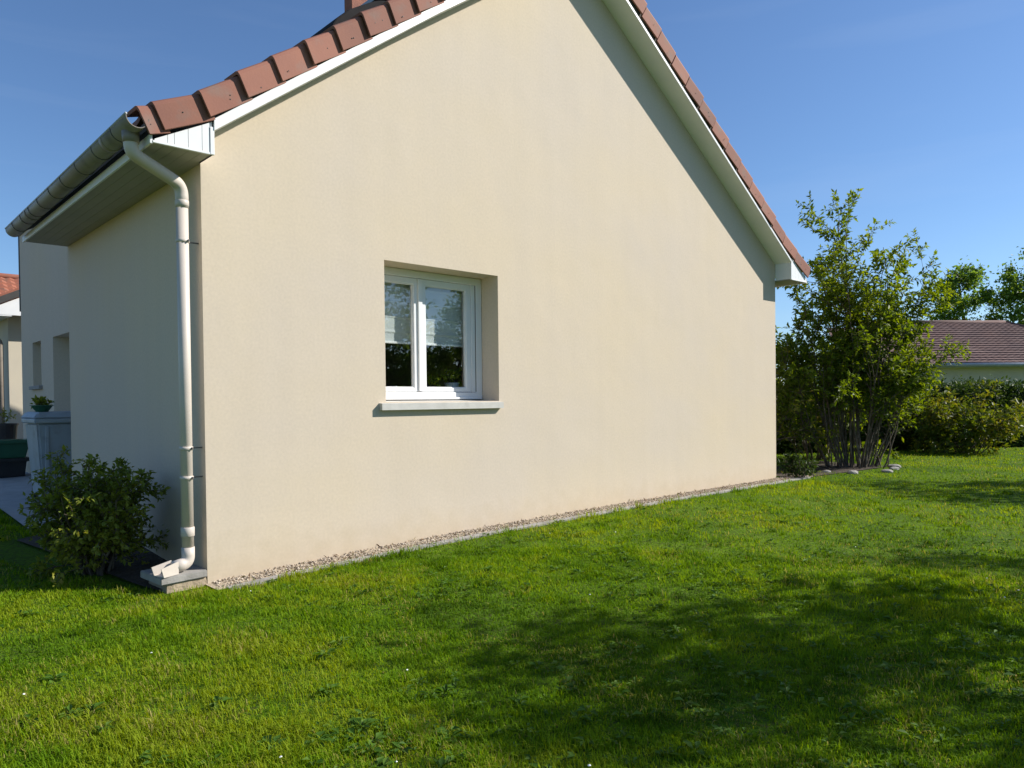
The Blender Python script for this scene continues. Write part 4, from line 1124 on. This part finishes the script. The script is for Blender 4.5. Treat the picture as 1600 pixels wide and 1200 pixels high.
def mat_peb():
    mt, t, p = newmat('pebble'); N = t.nodes; L = t.links
    at_ = N.new('ShaderNodeAttribute'); at_.attribute_name = 'tint'; cr = N.new('ShaderNodeValToRGB')
    el = cr.color_ramp.elements; el[0].color = (.20, .15, .105, 1); el[1].color = (.55, .47, .37, 1); e = el.new(.35); e.color = (.42, .345, .26, 1)
    L.new(at_.outputs['Fac'], cr.inputs[0]); L.new(cr.outputs[0], p.inputs['Base Color']); p.inputs['Roughness'].default_value = .85
    return mt
M['pebble'] = mat_peb()
n = 5200
px = RNG.uniform(.02, 9.3, n); py = -.004-RNG.uniform(0, 1, n)**1.1*.20
pebbles('gravel', 'tan gravel strip along the foot of the gable wall', np.stack([px, py, gz(px, py)+.016+RNG.uniform(0, .010, n)], 1), RNG.uniform(.003, .011, n), M['pebble'], 5)
nd = 520
dx_ = RNG.uniform(.1, 9.2, nd); dy_ = -RNG.uniform(.0, .27, nd)
dD = RNG.normal(0, 1, (nd, 3)); dD[:, 2] = np.abs(dD[:, 2])*.9
dL = RNG.uniform(.015, .055, nd)*(.5+fbm(dx_, dy_, 2.0, 61, 2))
dw = leaf_mesh('dry_weeds', np.stack([dx_, dy_, gz(dx_, dy_)+.02], 1), dD, RNG.normal(0, .5, (nd, 3))+np.array([0, 0, .8]), dL, dL*.22, RNG.random(nd),
               mat_leaf('dry_stalk', [(0, (.10, .06, .035)), (.5, (.24, .15, .08)), (.8, (.16, .17, .05)), (1, (.34, .26, .15))], trans=.2, rough=.8, spec=.1))
tag(dw, 'dry weed stalks and leaf litter along the gravel strip', 'dry weeds', kind='stuff')
# concrete kerb strips laid end to end
kerb = empty('kerb', (0, 0, 0)); tag(kerb, kind='structure')
kx = np.linspace(.05, 9.2, 10)
for k, (a, b) in enumerate(zip(kx[:-1], kx[1:])):
    dy = RNG.normal(0, .004); n_ = 8; bm = bmesh.new(); rows = []
    for i in range(n_+1):
        x = a+.003+(b-a-.006)*i/n_; z = float(gz(x, -.24))
        wob = .006*math.sin(x*7.3)+.004*math.sin(x*17)
        rows.append([bm.verts.new((x, y, zz)) for y, zz in ((-.285+dy+wob, z-.06), (-.285+dy+wob, z+.016), (-.205+dy, z+.020), (-.205+dy, z-.06))])
    for r_a, r_b in zip(rows[:-1], rows[1:]):
        for j in range(4): bm.faces.new((r_a[j], r_a[(j+1) % 4], r_b[(j+1) % 4], r_b[j]))
    bm.faces.new(rows[0]); bm.faces.new(rows[-1][::-1])
    bmo('kerb_stone', bm, M['concrete'], kerb)
# stones ringing the tall shrub
rs = np.random.default_rng(12)
for k in range(6):
    a = math.pi*(1.05, 1.2, 1.42, 1.62, 1.72, 1.80)[k]+rs.normal(0, .03); R_ = 1.0+rs.normal(0, .05)
    x, y = 11.2+R_*math.cos(a)*1.0, .02+R_*math.sin(a)*.8
    bm = bmesh.new(); bmesh.ops.create_icosphere(bm, subdivisions=2, radius=1)
    s = rs.uniform(.06, .10); sc = (s*rs.uniform(.9, 1.4), s*rs.uniform(.8, 1.1), s*.5)
    for v in bm.verts: v.co = Vector((v.co.x*sc[0], v.co.y*sc[1], v.co.z*sc[2]))*(1+rs.normal(0, .05))
    o = bmo('border_stone', bm, M['concrete'], None)
    o.location = (x, y, float(gz(x, y))+.012); o.rotation_euler = (0, 0, rs.uniform(0, 3))
    tag(o, ('leftmost flat stone of the tall shrub bed, nearest the house', 'second flat stone from the house edging the shrub bed', 'third flat stone from the house edging the shrub bed', 'flat stone in front of the tall shrub stems', 'flat stone second from the right end of the shrub bed', 'rightmost flat pale stone of the tall shrub bed')[k], 'stone', 'stones edging the tall shrub bed')

# ------------------------------------------------------------------ lawn
def lawn_mask(x, y):
    out = np.ones(len(x), bool)
    out &= ~((x > -.03) & (y > -.262+.15*(fbm(x, y, 3, 3, 2)-.5)) & (x < 9.2))
    out &= ~((x > 8.6) & (x < 9.5) & (y > -.35) & (y < 12))
    out &= ~((x > -.34) & (y > -.07) & (x < .1) & (y < .4))
    out &= ~((y > .05) & (y < 2.5) & (x > -.33-.42*(y-.05)) & (x < .1))       # flower bed
    out &= ~((y >= 2.9) & (x > -.64) & (x < 9))                     # path and house
    out &= ~(((x-11.1)/.95)**2+((y-.15)/.62)**2 < 1)
    return out
def lawn():
    rng = np.random.default_rng(99)
    def sample(n, dmin, dmax, power):
        # distance and bearing from the standing point, denser close by
        th = rng.uniform(math.radians(-48), math.radians(50), n)+YAW
        q = rng.random(n); e = 2-power
        r = (dmin**e+q*(dmax**e-dmin**e))**(1/e) if abs(e) > 1e-6 else dmin*(dmax/dmin)**q
        return CAM[0]+r*np.sin(th), CAM[1]+r*np.cos(th), r
    Vs, Fs, Ts = [], [], []
    def blades(x, y, r, full, hmin, hmax, wid, tall=None, tone=None):
        n = len(x)
        k = lawn_mask(x, y)
        # thin worn spots where the thatch shows
        k &= ~((fbm(x, y, 3.2, 71, 3) > .60) & (rng.random(len(x)) < .55))
        x, y, r = x[k], y[k], r[k]; n = len(x)
        hsh = rng.random(n); h2 = vnoise(x, y, 14, 44)
        z = gz(x, y)
        big = fbm(x, y, .9, 21, 3); mid = fbm(x, y, 3.5, 25, 2); dry = fbm(x, y, 1.7, 29, 3)
        tuft = fbm(x, y, 6.0, 33, 3)
        hgt = rng.uniform(hmin, hmax, n)*(.35+.5*mid+.45*hsh**2+.9*np.clip(tuft-.45, 0, 1)*2)*(1+.6*(big-.5))*(tall if tall is not None else 1)
        # blades left unmown against the kerb and slab
        edge = np.exp(-((y+.30)/.07)**2)*(x > -.4)*(x < 9); hgt *= 1+.7*edge
        az = rng.uniform(0, 2*math.pi, n)+hsh*3; leanm = rng.uniform(.25, 1.0, n)
        dx, dy = np.cos(az), np.sin(az)
        wd = wid(r)*rng.uniform(.7, 1.3, n)
        sx, sy = -dy*wd/2, dx*wd/2
        base = np.stack([x, y, z-.004], 1)
        S = np.stack([sx, sy, np.zeros(n)], 1)
        lean = np.stack([dx, dy, np.zeros(n)], 1)
        tip = base+lean*(hgt*leanm)[:, None]+np.stack([0*x, 0*x, hgt*np.sqrt(np.maximum(.12, 1-leanm**2*.85))], 1)
        tint = .49+1.0*(big-.5)+.60*(mid-.5)-.35*(tuft-.5)+.20*(h2-.5)+.30*(rng.random(n)-.5)
        if tone is not None: tint = tint+tone[k]
        dm = np.clip((dry-.52)*5, 0, 1)*(rng.random(n) < .20)+(rng.random(n) < .015)
        tint = np.where(dm > .3, .80+.2*rng.random(n), np.clip(tint, 0, .78))
        if full:
            mid_ = base+lean*(hgt*leanm*.32)[:, None]+np.stack([0*x, 0*x, hgt*.58], 1)
            V = np.stack([base-S, base+S, mid_+S*.8, mid_-S*.8, tip], 1).reshape(-1, 3); b = np.arange(n)*5
            F = np.stack([b, b+1, b+2, b, b+2, b+3, b+3, b+2, b+4], 1); T = np.repeat(tint, 5)
        else:
            V = np.stack([base-S, base+S, tip], 1).reshape(-1, 3); b = np.arange(n)*3; F = np.stack([b, b+1, b+2], 1); T = np.repeat(tint, 3)
        off = sum(len(v) for v in Vs)
        Vs.append(V); Fs.append((F+off).ravel()); Ts.append(T)
    x, y, r = sample(480000, 1.6, 6.5, 1.5); blades(x, y, r, True, .016, .046, lambda r: .0022+.00055*r)
    x, y, r = sample(420000, 5.5, 26, 1.55); blades(x, y, r, False, .022, .050, lambda r: .0030+.00085*r)
    # loose coarser tufts standing above the sward
    tx, ty, tr_ = sample(3200, 1.9, 12, 1.25); nb = rng.integers(10, 34, len(tx)); rad = rng.uniform(.015, .06, len(tx))
    ix = np.repeat(np.arange(len(tx)), nb)
    x = tx[ix]+rng.normal(0, 1, len(ix))*rad[ix]; y = ty[ix]+rng.normal(0, 1, len(ix))*rad[ix]
    blades(x, y, tr_[ix], True, .030, .062, lambda r: .0026+.0006*r, None, (rng.normal(0, .22, len(tx))-.05)[ix])
    Vv = np.concatenate(Vs); Ff = np.concatenate(Fs)
    o = npmesh('grass', Vv, Ff, np.full(len(Ff)//3, 3), M['grass'], None, {'tint': np.concatenate(Ts)})
    tag(o, 'short patchy green lawn grass in front of the house', 'grass', kind='stuff')
    # broad-leaved weeds in the turf
    n = 1500
    x, y, r = sample(n*3, 1.9, 9, 1.2); k = lawn_mask(x, y) & (fbm(x, y, .8, 41, 2) > .45); x, y = x[k][:n], y[k][:n]
    P, Dv, Nv, L, Wd, T = [], [], [], [], [], []
    # larger rosettes in the rougher turf of the near left
    bigx, bigy = rng.uniform(-1.5, .1, 26), rng.uniform(-3.3, -1.4, 26)
    for a, b, big_ in [(p_, q_, 0) for p_, q_ in zip(x, y)]+[(p_, q_, 1) for p_, q_ in zip(bigx, bigy)]:
        z = float(gz(a, b)); m_ = rng.integers(5, 11)+3*big_; s = rng.uniform(.035, .062) if big_ else rng.uniform(.018, .048)
        for q in range(m_):
            az = rng.uniform(0, 6.28); el = rng.uniform(.15, .75)
            d = np.array([math.cos(az), math.sin(az), el]); P.append((a+d[0]*.01, b+d[1]*.01, z+rng.uniform(.005, .025))); Dv.append(d)
            Nv.append((rng.normal(0, .2), rng.normal(0, .2), 1)); ll = s*rng.uniform(.7, 1.3); L.append(ll); Wd.append(ll*rng.uniform(.35, .6)); T.append(rng.random())
    o = leaf_mesh('weeds', np.array(P), np.array(Dv), np.array(Nv), np.array(L), np.array(Wd), np.array(T), M['weed'], None, droop=.3)
    tag(o, 'low broad-leaved weeds scattered through the lawn', 'weeds', kind='stuff')
    # a few white clover and daisy heads
    n = 34
    x, y, r = sample(n*3, 2.2, 12, 1.2); k = lawn_mask(x, y); x, y = x[k][:n], y[k][:n]
    V, F = [], []
    for a, b in zip(x, y):
        z = float(gz(a, b))+rng.uniform(.03, .06); R_ = rng.uniform(.004, .007); o0 = len(V)
        V.append((a, b, z+.004))
        for q in range(8): V.append((a+R_*math.cos(q*.785), b+R_*math.sin(q*.785), z+rng.uniform(-.002, .002)))
        for q in range(8): F.append((o0, o0+1+q, o0+1+(q+1) % 8))
    o = mesh('daisies', V, F, M['petal']); tag(o, 'tiny white flower heads dotted in the lawn', 'flowers', kind='stuff')
lawn()
